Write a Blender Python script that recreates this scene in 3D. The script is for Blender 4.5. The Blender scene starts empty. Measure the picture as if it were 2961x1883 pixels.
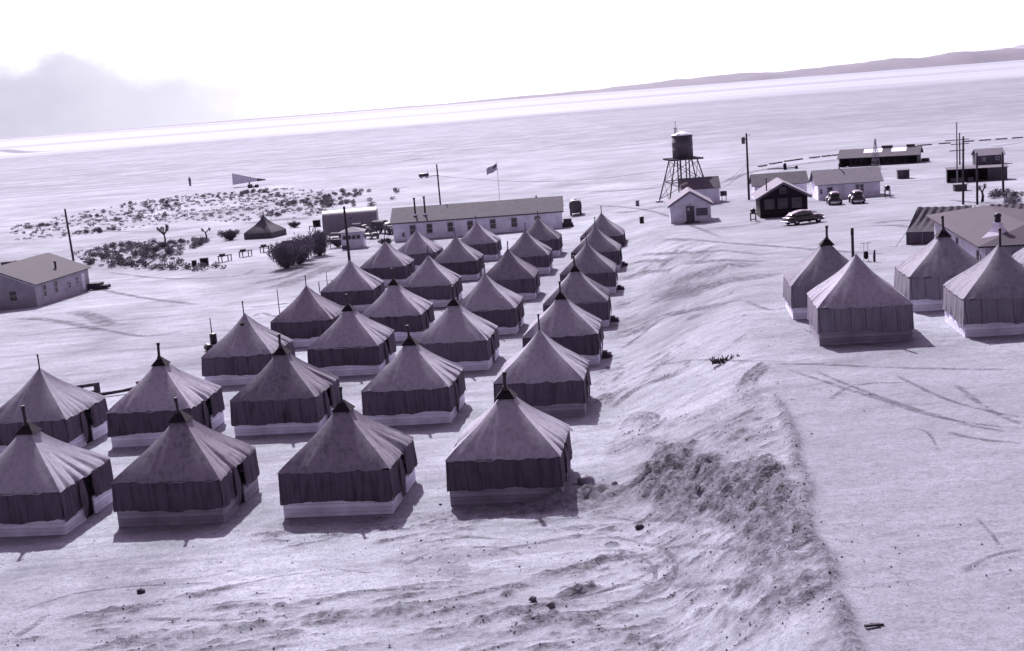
import bpy, math, random
import numpy as np
from mathutils import Vector, Matrix, noise as mn
random.seed(7)
SC = bpy.context.scene
COL = SC.collection
PI = math.pi
TH = -0.133                      # heading shared by the rows of the camp

# ------------------------------------------------------------------ materials
def rgb(v, k=1.0):
    """monochrome value v with the lilac cast of the print; k = strength of the cast"""
    if isinstance(v, tuple): return (*v, 1)
    d = min(1, max(0, (0.45 - v) / 0.45)) * k
    g = max(0, (0.08 - v) / 0.08)
    return (v, v * (0.975 - 0.10 * d - 0.22 * g), v * (1.19 - 0.04 * d + 0.04 * g), 1)
def sand(v): return (v * .975, v * (1.015 - 0.18 * max(0, (0.2 - v) / 0.2)), v * 1.20, 1)

class NT:
    def __init__(s, name):
        s.m = bpy.data.materials.new(name); s.m.use_nodes = True
        s.t = s.m.node_tree; s.n = s.t.nodes; s.l = s.t.links
        s.b = s.n['Principled BSDF']; s.b.inputs['Roughness'].default_value = 0.85
        s.b.inputs['Specular IOR Level'].default_value = 0.15
    def new(s, typ, **kw):
        n = s.n.new(typ)
        for k, v in kw.items():
            if k in n.inputs: n.inputs[k].default_value = v
            else: setattr(n, k, v)
        return n
    def link(s, a, b): s.l.new(a, b)
    def noise(s, vec, scale, detail=4, rough=0.55, dist=0.0):
        n = s.new('ShaderNodeTexNoise'); n.inputs['Scale'].default_value = scale
        n.inputs['Detail'].default_value = detail; n.inputs['Roughness'].default_value = rough
        n.inputs['Distortion'].default_value = dist
        s.link(vec, n.inputs['Vector']); return n.outputs[0]
    def ramp(s, fac, stops):
        r = s.new('ShaderNodeValToRGB'); e = r.color_ramp.elements
        while len(e) < len(stops): e.new(0.5)
        for i, (p, c) in enumerate(stops):
            e[i].position = p; e[i].color = c if isinstance(c, tuple) else (c, c, c, 1)
        s.link(fac, r.inputs[0]); return r.outputs[0]
    def mix(s, fac, a, b, mode='MIX'):
        m = s.new('ShaderNodeMix'); m.data_type = 'RGBA'; m.blend_type = mode
        for sock, v in ((m.inputs[0], fac), (m.inputs[6], a), (m.inputs[7], b)):
            if isinstance(v, (int, float)): sock.default_value = v if sock == m.inputs[0] else (v, v, v, 1)
            elif isinstance(v, tuple): sock.default_value = v
            else: s.link(v, sock)
        return m.outputs[2]
    def mapping(s, vec, scale=(1, 1, 1), rot=(0, 0, 0), loc=(0, 0, 0)):
        m = s.new('ShaderNodeMapping'); m.inputs['Scale'].default_value = scale
        m.inputs['Rotation'].default_value = rot; m.inputs['Location'].default_value = loc
        s.link(vec, m.inputs[0]); return m.outputs[0]
    def math(s, op, a, b=0.0, c=0.0):
        m = s.new('ShaderNodeMath', operation=op)
        for i, v in enumerate((a, b, c)):
            if isinstance(v, (int, float)): m.inputs[i].default_value = v
            else: s.link(v, m.inputs[i])
        return m.outputs[0]
    def bump(s, h, strength, dist=0.05, prev=None):
        b = s.new('ShaderNodeBump'); b.inputs['Strength'].default_value = strength
        b.inputs['Distance'].default_value = dist; s.link(h, b.inputs['Height'])
        if prev is not None: s.link(prev, b.inputs['Normal'])
        s.link(b.outputs[0], s.b.inputs['Normal']); return b.outputs[0]

def mat(name, v, var=0.12, scale=3.0, rough=0.85, spec=0.15, metal=0.0, bump=0.0, stretch=(1, 1, 1), objvar=0.0):
    a = NT(name); tc = a.new('ShaderNodeTexCoord').outputs['Object']
    vec = a.mapping(tc, stretch)
    f = a.noise(vec, scale, 5, 0.6); f2 = a.noise(vec, scale * 7, 3)
    g = a.math('ADD', a.math('MULTIPLY', f, 0.7), a.math('MULTIPLY', f2, 0.3))
    c = rgb(v)
    lo = tuple(x * (1 - var) for x in c[:3]) + (1,); hi = tuple(min(1, x * (1 + var)) for x in c[:3]) + (1,)
    col = a.ramp(g, [(0.32, lo), (0.68, hi)])
    if objvar:
        oi = a.new('ShaderNodeObjectInfo').outputs['Random']
        k = a.math('ADD', a.math('MULTIPLY', oi, 2 * objvar), 1 - objvar)
        col = a.mix(1.0, col, k, 'MULTIPLY')
    a.link(col, a.b.inputs['Base Color'])
    a.b.inputs['Roughness'].default_value = rough; a.b.inputs['Specular IOR Level'].default_value = spec
    a.b.inputs['Metallic'].default_value = metal
    if bump: a.bump(f2, bump, 0.03)
    return a.m

def canvas_mat(name, v, dark, g=1.0, seam=0):
    a = NT(name); tc0 = a.new('ShaderNodeTexCoord').outputs['Object']; oi = a.new('ShaderNodeObjectInfo').outputs['Random']
    va = a.new('ShaderNodeVectorMath', operation='ADD'); a.link(tc0, va.inputs[0]); cx = a.new('ShaderNodeCombineXYZ')
    a.link(a.math('MULTIPLY', oi, 61.0), cx.inputs[0]); a.link(a.math('MULTIPLY', oi, 37.0), cx.inputs[1]); a.link(cx.outputs[0], va.inputs[1]); tc = va.outputs[0]
    streak = a.noise(a.mapping(tc, (5.0, 5.0, 0.55)), 1.0, 5, 0.6)
    blot = a.noise(a.mapping(tc, (1, 1, 1), loc=(3, 1, 0)), 0.9, 5, 0.6, 0.6)
    weave = a.noise(tc, 28, 3, 0.7)
    base = rgb(v); base = (base[0], base[1] * g, base[2], 1)
    d = tuple(x * dark for x in base[:3]) + (1,)
    h = tuple(min(1, x * 1.16) for x in base[:3]) + (1,)
    c = a.ramp(a.math('ADD', a.math('MULTIPLY', streak, 0.7), a.math('MULTIPLY', blot, 0.3)), [(0.30, d), (0.5, base), (0.72, h)])
    c = a.mix(1.0, c, a.math('ADD', a.math('MULTIPLY', weave, 0.22), 0.89), 'MULTIPLY')
    c = a.mix(1.0, c, a.math('ADD', a.math('MULTIPLY', oi, 0.40), 0.80), 'MULTIPLY')
    if seam:
        so = a.new('ShaderNodeSeparateXYZ'); a.link(tc0, so.inputs[0])
        fr = a.math('FRACT', a.math('ADD', a.math('DIVIDE', a.math('ADD', so.outputs[0], so.outputs[1]), seam), a.math('MULTIPLY', streak, 0.12)))
        c = a.mix(a.math('MULTIPLY', a.math('GREATER_THAN', fr, 0.94), 0.55), c, rgb(0.03))
    a.link(c, a.b.inputs['Base Color'])
    a.b.inputs['Roughness'].default_value = 0.9; a.b.inputs['Specular IOR Level'].default_value = 0.08
    p = a.bump(streak, 0.12, 0.05); a.bump(weave, 0.25, 0.02, p)
    return a.m

def board_mat(name, v, pitch, var=0.22, vertical=False, seam=0.45):
    """boards: one tone per board, a dark seam between boards"""
    a = NT(name); tc = a.new('ShaderNodeTexCoord').outputs['Object']
    sep = a.new('ShaderNodeSeparateXYZ'); a.link(tc, sep.inputs[0])
    h = a.math('ADD', sep.outputs[0], sep.outputs[1]) if vertical else sep.outputs[2]
    q = a.math('DIVIDE', h, pitch)
    fl = a.math('FLOOR', q); fr = a.math('FRACT', q)
    wn = a.new('ShaderNodeTexWhiteNoise'); wn.noise_dimensions = '1D'; a.link(fl, wn.inputs['W'])
    edge = a.math('GREATER_THAN', fr, 0.9)
    grain = a.noise(a.mapping(tc, (1, 1, 9) if vertical is False else (9, 9, 1)), 2.0, 4, 0.6)
    blot = a.noise(tc, 0.8, 5, 0.6)
    k = a.math('ADD', a.math('MULTIPLY', wn.outputs[0], var), 1 - var / 2)
    k = a.math('MULTIPLY', k, a.math('ADD', a.math('MULTIPLY', grain, 0.35), 0.82))
    k = a.math('MULTIPLY', k, a.math('ADD', a.math('MULTIPLY', blot, 0.9), 0.52))
    k = a.math('MULTIPLY', k, a.math('SUBTRACT', 1.0, a.math('MULTIPLY', edge, seam)))
    a.link(a.mix(1.0, rgb(v), k, 'MULTIPLY'), a.b.inputs['Base Color'])
    a.bump(a.math('SUBTRACT', grain, edge), 0.3, 0.02)
    return a.m

M = {}
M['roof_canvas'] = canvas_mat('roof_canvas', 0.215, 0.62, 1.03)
M['roof_weathered'] = canvas_mat('roof_weathered', 0.165, 0.5, 1.0)
M['roof_bleached'] = canvas_mat('roof_bleached', 0.25, 0.72, 1.03)
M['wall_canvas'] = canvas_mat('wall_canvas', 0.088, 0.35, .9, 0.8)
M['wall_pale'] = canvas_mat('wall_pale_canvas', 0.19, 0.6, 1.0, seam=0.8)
M['old_canvas'] = canvas_mat('old_canvas', 0.085, 0.6)
M['hood'] = mat('hood', 0.012, 0.3, 4)
M['pipe'] = mat('pipe', 0.022, 0.5, 6, 0.6, 0.3)
M['pipe_grey'] = mat('pipe_grey', 0.12, 0.4, 5, 0.5, 0.4)
M['skirt'] = board_mat('skirt', 0.64, 0.2, 0.2)
M['skirt_dark'] = board_mat('skirt_dark', 0.25, 0.2, 0.35)
M['black'] = mat('black', 0.008, 0.2)
M['white'] = board_mat('white_clapboard', 0.70, 0.16, 0.08, seam=0.18)
M['cream'] = board_mat('cream_clapboard', 0.6, 0.18, 0.1, seam=0.15)
M['dayroom'] = board_mat('dull_clapboard', 0.30, 0.18, 0.1, seam=0.15)
M['darkwood'] = board_mat('dark_siding', 0.018, 0.2, 0.7, seam=0.6)
M['rough'] = board_mat('rough_boards', 0.075, 0.22, 0.5, vertical=True)
M['battens'] = board_mat('batten_boards', 0.33, 0.42, 0.12, vertical=True, seam=0.45)
M['roof_grey'] = mat('roof_felt', 0.088, 0.2, 1.3, bump=0.3)
M['roof_dark'] = mat('roof_tarpaper', 0.07, 0.2, 1.0, bump=0.3)
M['roof_latrine'] = mat('roof_latrine', 0.036, 0.2, 1.3, bump=0.3)
M['roof_light'] = mat('roof_light', 0.145, 0.14, 1.5, bump=0.3)
M['roof_mid'] = mat('roof_mid', 0.135, 0.25, 3, bump=0.4)
M['trim'] = mat('trim', 0.42, 0.1)
M['frame'] = mat('window_frame', 0.36, 0.1)
M['frame_dark'] = mat('window_frame_dim', 0.10, 0.15)
M['pane'] = mat('window_pane', 0.012, 0.3, rough=0.15, spec=0.5)
M['pane_grey'] = mat('window_pane_grey', 0.05, 0.4, 2, rough=0.2, spec=0.5)
M['tin'] = mat('tank_steel', 0.065, 0.5, 0.8, 0.6, 0.3, stretch=(1, 1, 0.5))
M['galv'] = mat('corrugated_iron', 0.16, 0.18, 1.0, 0.55, 0.4)
M['timber'] = mat('timber', 0.05, 0.4, 4)
M['timber_lt'] = mat('timber_pale', 0.17, 0.25, 4)
M['pole'] = mat('pole_wood', 0.035, 0.4, 3, stretch=(1, 1, 0.3))
M['paint_black'] = mat('car_black', 0.010, 0.2, rough=0.12, spec=0.6)
M['paint_dark'] = mat('car_dark', 0.02, 0.2, rough=0.15, spec=0.6)
M['glass'] = mat('car_glass', 0.02, 0.2, rough=0.08, spec=0.7)
M['chrome'] = mat('chrome', 0.55, 0.1, rough=0.2, metal=1.0)
M['rubber'] = mat('rubber', 0.008, 0.2)
M['olive'] = mat('drab_paint', 0.045, 0.3, rough=0.5, spec=0.3)
M['drum'] = mat('drum_paint', 0.012, 0.4, rough=0.5, spec=0.3)
M['leaf'] = mat('shrub_leaf', 0.085, 0.4, 5)
M['leaf2'] = mat('shrub_leaf_pale', 0.14, 0.4, 5)
M['scrub'] = mat('scrub_leaf', 0.15, 0.4, 5)
M['stone'] = mat('stone', 0.12, 0.4, 6)
M['spoil'] = mat('spoil', 0.24, 0.3, 4, bump=.6)
M['bark'] = mat('bark', 0.04, 0.4, 5)
M['rock'] = mat('rock', 0.11, 0.4, 3, bump=0.5)
M['wire'] = mat('wire', 0.06, 0.1)
M['sheet'] = mat('skylight_sheet', 0.6, 0.05, rough=0.4)
M['flashing'] = mat('flashing', 0.55, 0.12, 1.5, rough=0.45)
M['tetra'] = mat('aircraft_fabric', 0.62, 0.12, 1.5)
M['strip'] = mat('oiled_strip', 0.10, 0.3, 1)

# ------------------------------------------------------------------ terrain
def vnoise(x, y, seed):
    xi = np.floor(x).astype(np.int64); yi = np.floor(y).astype(np.int64)
    xf = x - xi; yf = y - yi
    xf = xf * xf * (3 - 2 * xf); yf = yf * yf * (3 - 2 * yf)
    def h(a, b):
        n = (a * 374761393 + b * 668265263 + seed * 974711) & 0x7fffffff
        n = ((n ^ (n >> 13)) * 1274126177) & 0x7fffffff
        return ((n ^ (n >> 16)) & 0xffff) / 32767.5 - 1
    return (h(xi, yi) * (1 - xf) + h(xi + 1, yi) * xf) * (1 - yf) + (h(xi, yi + 1) * (1 - xf) + h(xi + 1, yi + 1) * xf) * yf
def fbm(x, y, seed, o=4, g=0.5):
    s = 0; a = 1
    for i in range(o):
        s = s + a * vnoise(x, y, seed + i); x = x * 2.03 + 5.1; y = y * 2.03 + 1.7; a *= g
    return s
def sstep(t):
    t = np.clip(t, 0, 1); return t * t * (3 - 2 * t)
YS = [25, 39, 52, 61, 70, 87, 120, 150, 200, 300]
FT = [1, 4.5, 4.0, 4.6, 5.4, 8.0, 12, 9, 10, 20]
CR = [7.4, 8.8, 11.2, 12.5, 13.5, 16, 21, 18, 26, 60]
def ground_np(x, y):
    x = np.asarray(x, float); y = np.asarray(y, float)
    t = y - 54
    k = np.where(t < 100, t, 100 + 80 * (1 - np.exp(-np.clip(t - 100, 0, 5000) / 80)))
    k = np.where(t < -40, -40, k)
    b = 0.648 * np.tanh(x / 60) - 0.0164 * k
    R = np.interp(y, [0, 95, 150, 250, 400], [2.75, 2.75, 1.6, 0.8, 0])
    f = np.interp(y, YS, FT); c = np.interp(y, YS, CR)
    t_ = np.clip((x - f) / (c - f), 0, 1)
    return b + R * (0.55 * t_ + 0.45 * sstep(t_))
def gz(x, y): return float(ground_np(x, y))
def seg_dist(x, y, pts):
    d = np.full(np.shape(x), 1e9)
    for (x0, y0), (x1, y1) in zip(pts[:-1], pts[1:]):
        dx, dy = x1 - x0, y1 - y0
        t = np.clip(((x - x0) * dx + (y - y0) * dy) / (dx * dx + dy * dy), 0, 1)
        d = np.minimum(d, np.hypot(x - x0 - t * dx, y - y0 - t * dy))
    return d
ZA = [(5.06, 53.17), (6.64, 56.26), (7.6, 52.1), (8.0, 48.04), (8.91, 47.33), (9.26, 45.02), (9.47, 41.85), (9.09, 39.07), (8.19, 35.67), (7.61, 38.14), (7.05, 42.85), (5.92, 45.95), (5.09, 48.75)]
ZB = [(6.93, 39.02), (7.5, 37.64), (8.6, 35.49), (8.03, 31.89), (7.84, 30.76), (6.34, 32.23), (6.21, 35.33)]
ZC = [(9.7, 57.35), (12.3, 60.95), (12.65, 58.69), (11.69, 52.75), (10.48, 51.48), (9.69, 55.1)]
ZD = [(8.64, 52.58), (10.2, 51.91), (11.52, 51.23), (9.99, 42.75), (9.54, 43.44), (9.25, 47.31), (8.54, 51.0)]
ZE = [(4.63, 63.24), (5.96, 65.14), (6.99, 61.37), (6.98, 58.78), (6.37, 57.36), (4.93, 55.54), (4.06, 56.8)]
ZF = [(-5.57, 44.94), (-4.72, 46.62), (-0.71, 46.07), (-0.88, 44.69), (-2.3, 43.47), (-4.68, 43.83)]
ZH = [(11.8, 102.3), (13.9, 113), (15.3, 116.2), (18.3, 105), (20.8, 105.3), (18.9, 98.9), (15.4, 91.2), (12.8, 89.8), (10.9, 90.1), (8.8, 90.4), (7.8, 89.6), (8.5, 92.5), (10.8, 95.2)]
CREST = [(12.6, 62.5), (12.3, 60.95), (11.27, 50.95), (10.47, 46.07), (9.63, 41.29), (8.72, 37.02), (8.48, 34.07), (8.14, 31.87), (7.71, 28.89), (7.0, 25)]
def poly_mask(x, y, P, soft):
    inside = np.zeros(x.shape, bool)
    for (x0, y0), (x1, y1) in zip(P, P[1:] + P[:1]):
        c = (y0 > y) != (y1 > y)
        xi = (x1 - x0) * (y - y0) / ((y1 - y0) if y1 != y0 else 1e-9) + x0
        inside ^= c & (x < xi)
    d = seg_dist(x, y, P + P[:1])
    return sstep(0.5 + np.where(inside, d, -d) / (2 * soft))
def streaks(x, y, ang, seed, fa=0.3, fc=1.9):
    u = x * math.cos(ang) + y * math.sin(ang); v = -x * math.sin(ang) + y * math.cos(ang)
    v = v + 0.5 * vnoise(x * 0.3, y * 0.3, seed + 50)
    return fbm(u * fa, v * fc, seed, 4, 0.6)
def relief(x, y):
    """small relief: windrows, clods and ruts, and how disturbed the soil is, with shade painted in at clods and crest"""
    x = np.asarray(x, float); y = np.asarray(y, float)
    near = sstep((150 - y) / 70) * sstep((y - 20) / 8)
    jx = x + 0.35 * vnoise(x * 1.1, y * 1.1, 3) + 0.15 * vnoise(x * 4, y * 4, 5); jy = y + 0.5 * vnoise(x * 0.9, y * 0.9, 4) + 0.2 * vnoise(x * 4, y * 4, 6)
    mA = poly_mask(jx, jy, ZA, 0.35); mB = poly_mask(jx, jy, ZB, 0.5); mC = poly_mask(jx, jy, ZC, 0.7)
    mD = poly_mask(jx, jy, ZD, 0.6); mE = poly_mask(jx, jy, ZE, 0.5) * sstep((vnoise(x * .9, y * .6, 8) + .1) / .4); mF = poly_mask(jx, jy, ZF, 0.6) * sstep((vnoise(x * 1.1, y * .9, 9) + .2) / .4)
    mH = poly_mask(jx + 1.5 * vnoise(x * .25, y * .2, 12), jy + 3 * vnoise(x * .2, y * .12, 13), ZH, 3.0)
    rough = np.clip(mA + 0.5 * mB + 0.14 * mC + 0.22 * mD + 0.4 * mE + 0.3 * mF, 0, 1)
    e1 = seg_dist(x, y, [(1.0, 50.6), (2.71, 51.2), (4.53, 51.6), (6.2, 50.9)]); e1b = seg_dist(x, y, [(-6, 49.2), (-2.5, 50.2), (1.5, 50.6), (5, 50.2)])
    berm = np.exp(-(e1 / 0.6) ** 2) * 0.4
    e2 = seg_dist(x, y, [(-13.84, 39.6), (-10.12, 40.0), (-6.66, 40.4), (-2.23, 40.2), (-0.08, 39.16), (2.54, 36.85), (4.33, 35.25)])
    berm2 = np.exp(-(e2 / 0.45) ** 2) * 0.10
    e3 = seg_dist(x + 0.15 * vnoise(x, y * .8, 21), y, CREST)
    crest = np.exp(-(e3 / 0.22) ** 2) * sstep((57 - y) / 4)
    s_b = (x - np.interp(y, YS, FT)) / (np.interp(y, YS, CR) - np.interp(y, YS, FT))
    cl = fbm(x * 1.5, y * 1.2, 11, 4, 0.62); cl2 = np.maximum(0, fbm(x * 2.6, y * 2.1, 31, 3, 0.6) - .1)
    cl3 = np.abs(fbm(x * 4.1, y * 3.3, 301, 2, 0.6))
    s4 = np.maximum(0, streaks(x, y, 0.8, 211, 0.7, 2.6) - .05)
    clod = np.abs(cl) * 0.08 + np.minimum(cl2, .8) * 0.20 + cl3 * 0.13 + s4 * .22
    piles = 0
    for (px, py, r, hgt) in [(6.8, 52.8, 1.6, .22), (8.4, 51.2, 1.6, .26), (7.4, 48.6, 1.4, .22), (5.9, 50.4, 1.0, .35), (8.6, 44.5, 1.3, .35), (7.3, 34.6, 1.3, .25)]:
        piles = piles + hgt * np.exp(-(((x - px) / r) ** 2 + ((y - py) / r) ** 2))
    z = piles * (0.8 + 0.4 * np.abs(cl)) + berm * (0.6 + 0.7 * np.abs(cl)) + berm2 * (0.3 + 1.4 * np.abs(cl))
    bk = sstep((s_b - .02) / .12) * sstep((1.0 - s_b) / .1) * sstep((64 - y) / 6) * sstep((vnoise(x * .8, y * .7, 61) + .45) / .5)
    z = z + clod * (rough * 0.72 + 0.30 * bk + 0.3 * np.exp(-(e1b / 1.1) ** 2) * sstep((x + 6) / 5) + 0.22 * np.exp(-(e2 / 0.8) ** 2)) + crest * (0.16 + 0.12 * np.maximum(0, cl + .2))
    # grader scrapes: long thin ridges, running across the foreground and up along the bank
    f = np.interp(y, YS, FT); c = np.interp(y, YS, CR); s = (x - f) / (c - f)
    plat = sstep((s - 0.98) / 0.08)
    up = sstep((y - 54) / 4) * sstep((x - 1) / 3) * sstep((s + .3) / .3)
    s1 = streaks(x, y, 0.26, 101, 0.30, 2.1); s2 = streaks(x, y, 1.05, 131, 0.22, 1.1); s3 = streaks(x, y, 0.1, 161, 0.9, 3.2)
    patch = sstep((fbm(x * 0.16, y * 0.2, 51, 3) + 0.35) / 0.8)
    r1 = np.maximum(0, s1 - 0.30) * (1 - up) * (1 - plat) * sstep((51 - y) / 2) * (1 - .85 * sstep((x - 4.5) / 2)); r2 = np.maximum(0, s2 - 0.22) * up * (1 - plat); r3 = np.maximum(0, s3 - 0.45) * (1 - plat * .7)
    z = z + near * (r1 * 0.075 * patch + r2 * 0.12 * patch + r3 * 0.13 * patch)
    # arcs cut by a turning grader
    arcs = 0
    for P in ([(-0.23, 38.83), (0.98, 40.42), (2.03, 40.76)], [(1.99, 38.34), (3.51, 39.45), (4.91, 41.27)], [(5.41, 37.79), (6.58, 34.57)], [(1.28, 40.54), (2.34, 40.89)],
              [(5.08, 36.61), (5.97, 33.45)], [(2.39, 43.41), (3.24, 44.1)], [(-0.91, 41.06), (0.33, 42.61), (2.2, 43.01)], [(-9, 41.5), (-6, 42.3), (-2.6, 42.6)], [(5.9, 45.2), (7.2, 44.3)], [(5.6, 43.9), (6.9, 43.0)], [(6.1, 42.4), (7.2, 41.3)]):
        d = seg_dist(x, y + 0.12 * vnoise(x * 2, y * 2, 41), P); arcs = arcs + np.exp(-(d / 0.16) ** 2) * sstep((vnoise(x * 1.3, y * 1.3, 43) + .7) / .6)
    z = z + arcs * 0.11
    z = z + near * (1 - plat * .6) * 0.05 * fbm(x * 0.18, y * 0.18, 91, 3) + near * 0.02 * fbm(x * 1.5, y * 1.5, 71, 3) * (1 - plat * .5)
    dist = np.clip(rough + np.exp(-(e1b / 0.9) ** 2) * 0.45 * sstep((x + 6) / 5) + np.exp(-(e2 / 0.6) ** 2) * 0.5 * sstep((cl + .5) / .8) + crest * .95 + .3 * bk + (r1 + r2 * 1.3 + r3) * 1.7 * patch * near + arcs * .75 + .55 * mH, 0, 1)  # crest term also paints the shaded side of the bank lip
    # keep the ground under the tents calm
    camp = sstep((y - 50.9) / 0.7) * sstep((2.6 - x + (y - 54) * 0.13) / 0.8)
    z = z * (1 - camp * 0.9)
    return z, np.clip(dist * (1 - camp), 0, 1), plat * (0.35 + 0.65 * sstep((62 - y + 2 * vnoise(x * .3, y * .3, 19)) / 4))
def build_ground():
    xs = list(np.arange(-27, 39.01, 0.17))
    s = 0.17; x = 39.0
    while x < 30000: s *= 1.055; x += s; xs.append(x)
    s = 0.17; x = -27.0
    while x > -30000: s *= 1.055; x -= s; xs.insert(0, x)
    ys = list(np.arange(29, 64, 0.17)); y = ys[-1]
    while y < 32000: y += max(0.17, (y - 48) * 0.0105); ys.append(y)
    y = 29.0; s = 0.5
    while y > -400: y -= s; s *= 1.25; ys.insert(0, y)
    X, Y = np.meshgrid(np.array(xs), np.array(ys))
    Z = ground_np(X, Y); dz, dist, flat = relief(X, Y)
    Z = Z + dz * sstep((160 - Y) / 40)
    nx, ny = len(xs), len(ys)
    co = np.stack([X, Y, Z], -1).reshape(-1, 3)
    i = np.arange(nx * ny).reshape(ny, nx)
    q = np.stack([i[:-1, :-1], i[:-1, 1:], i[1:, 1:], i[1:, :-1]], -1).reshape(-1, 4)
    me = bpy.data.meshes.new('ground')
    me.vertices.add(len(co)); me.vertices.foreach_set('co', co.ravel().astype(np.float32))
    me.loops.add(q.size); me.loops.foreach_set('vertex_index', q.ravel().astype(np.int32))
    me.polygons.add(len(q)); me.polygons.foreach_set('loop_start', np.arange(0, q.size, 4, dtype=np.int32))
    me.polygons.foreach_set('loop_total', np.full(len(q), 4, np.int32))
    me.polygons.foreach_set('use_smooth', np.ones(len(q), bool))
    me.update(calc_edges=True)
    for nm, arr in (('dug_shade', dist), ('flat', flat)):
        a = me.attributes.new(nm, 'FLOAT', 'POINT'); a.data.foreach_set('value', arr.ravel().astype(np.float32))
    o = bpy.data.objects.new('ground', me); COL.objects.link(o); o['kind'] = 'structure'
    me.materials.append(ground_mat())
    return o
def ground_mat():
    a = NT('desert_ground'); geo = a.new('ShaderNodeNewGeometry'); P = geo.outputs['Position']
    sep = a.new('ShaderNodeSeparateXYZ'); a.link(P, sep.inputs[0]); y = sep.outputs[1]
    dug_shade = a.new('ShaderNodeAttribute', attribute_name='dug_shade').outputs['Fac']
    flat = a.new('ShaderNodeAttribute', attribute_name='flat').outputs['Fac']
    big = a.noise(a.mapping(P, (1, 1, 1)), 0.045, 6, 0.6, 0.4)
    med = a.noise(a.mapping(P, (0.5, 1.6, 1), rot=(0, 0, 0.25)), 0.35, 5, 0.6, 0.3)
    streak = a.noise(a.mapping(P, (0.10, 1.0, 1), rot=(0, 0, -0.12)), 0.9, 4, 0.6, 0.5)
    fine = a.noise(P, 5.0, 5, 0.72)
    speck = a.noise(P, 13.0, 3, 0.8)
    c = a.ramp(big, [(0.32, sand(0.165)), (0.5, sand(0.215)), (0.66, sand(0.27))])
    c = a.mix(1.0, c, a.math('ADD', a.math('MULTIPLY', med, 0.6), 0.70), 'MULTIPLY')
    c = a.mix(1.0, c, a.ramp(streak, [(0.34, 0.80), (0.5, 1.0), (0.7, 1.06)]), 'MULTIPLY')
    dash = a.noise(a.mapping(P, (0.8, 4.5, 1), rot=(0, 0, -0.25)), 1.2, 4, 0.65, 0.6)
    c = a.mix(a.math('MULTIPLY', a.ramp(dash, [(0.60, 0.0), (0.70, 0.75)]), a.ramp(a.math('DIVIDE', y, 300.0), [(0.1, 1.0), (0.7, 0.3)])), c, sand(0.10))
    patchy = a.noise(a.mapping(P, (0.3, 0.5, 1)), 0.7, 6, 0.7, 0.8)
    wide = a.noise(a.mapping(P, (1, 1, 1), loc=(31, 7, 0)), 0.09, 4, 0.6, 0.8)
    c = a.mix(1.0, c, a.ramp(wide, [(0.35, 0.84), (0.5, 1.0), (0.62, 1.1)]), 'MULTIPLY')
    c = a.mix(1.0, c, a.ramp(patchy, [(0.3, 0.78), (0.52, 1.0), (0.7, 1.1)]), 'MULTIPLY')
    c = a.mix(a.math('MULTIPLY', dug_shade, 0.8), c, sand(0.10))  # darker disturbed soil, with the shade among the clods painted in
    clod_shade = a.noise(a.mapping(P, (2.4, 1.5, 2), rot=(0, 0, 0.5)), 1.3, 5, 0.75, 0.5)
    c = a.mix(dug_shade, c, a.mix(1.0, c, a.ramp(clod_shade, [(0.38, 0.38), (0.5, 0.85), (0.64, 1.35)]), 'MULTIPLY'))  # high-contrast mottle paints the clods' shadows into the colour
    c = a.mix(a.math('MULTIPLY', flat, 0.6), c, sand(0.16))
    sp2 = a.noise(a.mapping(P, (2.2, 4.2, 2)), 1.5, 5, 0.75, 0.3)
    c = a.mix(a.ramp(sp2, [(0.56, 0.0), (0.66, 0.6)]), c, sand(0.12))
    c = a.mix(1.0, c, a.math('ADD', a.math('MULTIPLY', a.noise(P, 1.9, 6, 0.8), 0.7), 0.66), 'MULTIPLY')
    # pebbles and small clods
    nearf = a.ramp(a.math('DIVIDE', y, 300.0), [(0.2, 1.0), (0.8, 0.35)])
    c = a.mix(a.math('MULTIPLY', a.ramp(speck, [(0.55, 0.0), (0.62, 0.9)]), nearf), c, sand(0.095))
    c = a.mix(a.math('MULTIPLY', nearf, 0.65), c, a.mix(1.0, c, a.math('ADD', a.math('MULTIPLY', fine, 1.3), 0.35), 'MULTIPLY'))
    # far flats: the dry lake, white, with long thin dark shores
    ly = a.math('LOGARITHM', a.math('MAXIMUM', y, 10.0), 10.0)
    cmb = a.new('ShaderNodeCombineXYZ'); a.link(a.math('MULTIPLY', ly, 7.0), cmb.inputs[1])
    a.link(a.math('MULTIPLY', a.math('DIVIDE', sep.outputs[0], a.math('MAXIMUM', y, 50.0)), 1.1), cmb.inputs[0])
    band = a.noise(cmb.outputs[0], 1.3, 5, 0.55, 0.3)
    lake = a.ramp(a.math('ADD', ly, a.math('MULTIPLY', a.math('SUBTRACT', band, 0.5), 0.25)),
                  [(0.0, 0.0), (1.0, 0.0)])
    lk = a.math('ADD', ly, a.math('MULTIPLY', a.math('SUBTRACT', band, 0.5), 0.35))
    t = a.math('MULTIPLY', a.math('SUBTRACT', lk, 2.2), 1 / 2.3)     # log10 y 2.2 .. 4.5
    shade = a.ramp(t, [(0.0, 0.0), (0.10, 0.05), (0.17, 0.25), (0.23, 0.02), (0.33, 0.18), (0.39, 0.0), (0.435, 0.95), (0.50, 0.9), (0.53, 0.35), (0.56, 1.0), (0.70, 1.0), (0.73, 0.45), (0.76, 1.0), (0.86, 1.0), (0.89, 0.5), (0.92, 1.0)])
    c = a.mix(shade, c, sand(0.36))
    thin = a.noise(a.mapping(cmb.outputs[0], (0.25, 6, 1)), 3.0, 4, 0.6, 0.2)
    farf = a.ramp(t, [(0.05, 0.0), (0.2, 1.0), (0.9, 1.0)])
    c = a.mix(a.math('MULTIPLY', farf, a.ramp(thin, [(0.36, 0.8), (0.50, 0.0)])), c, sand(0.15))
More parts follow.
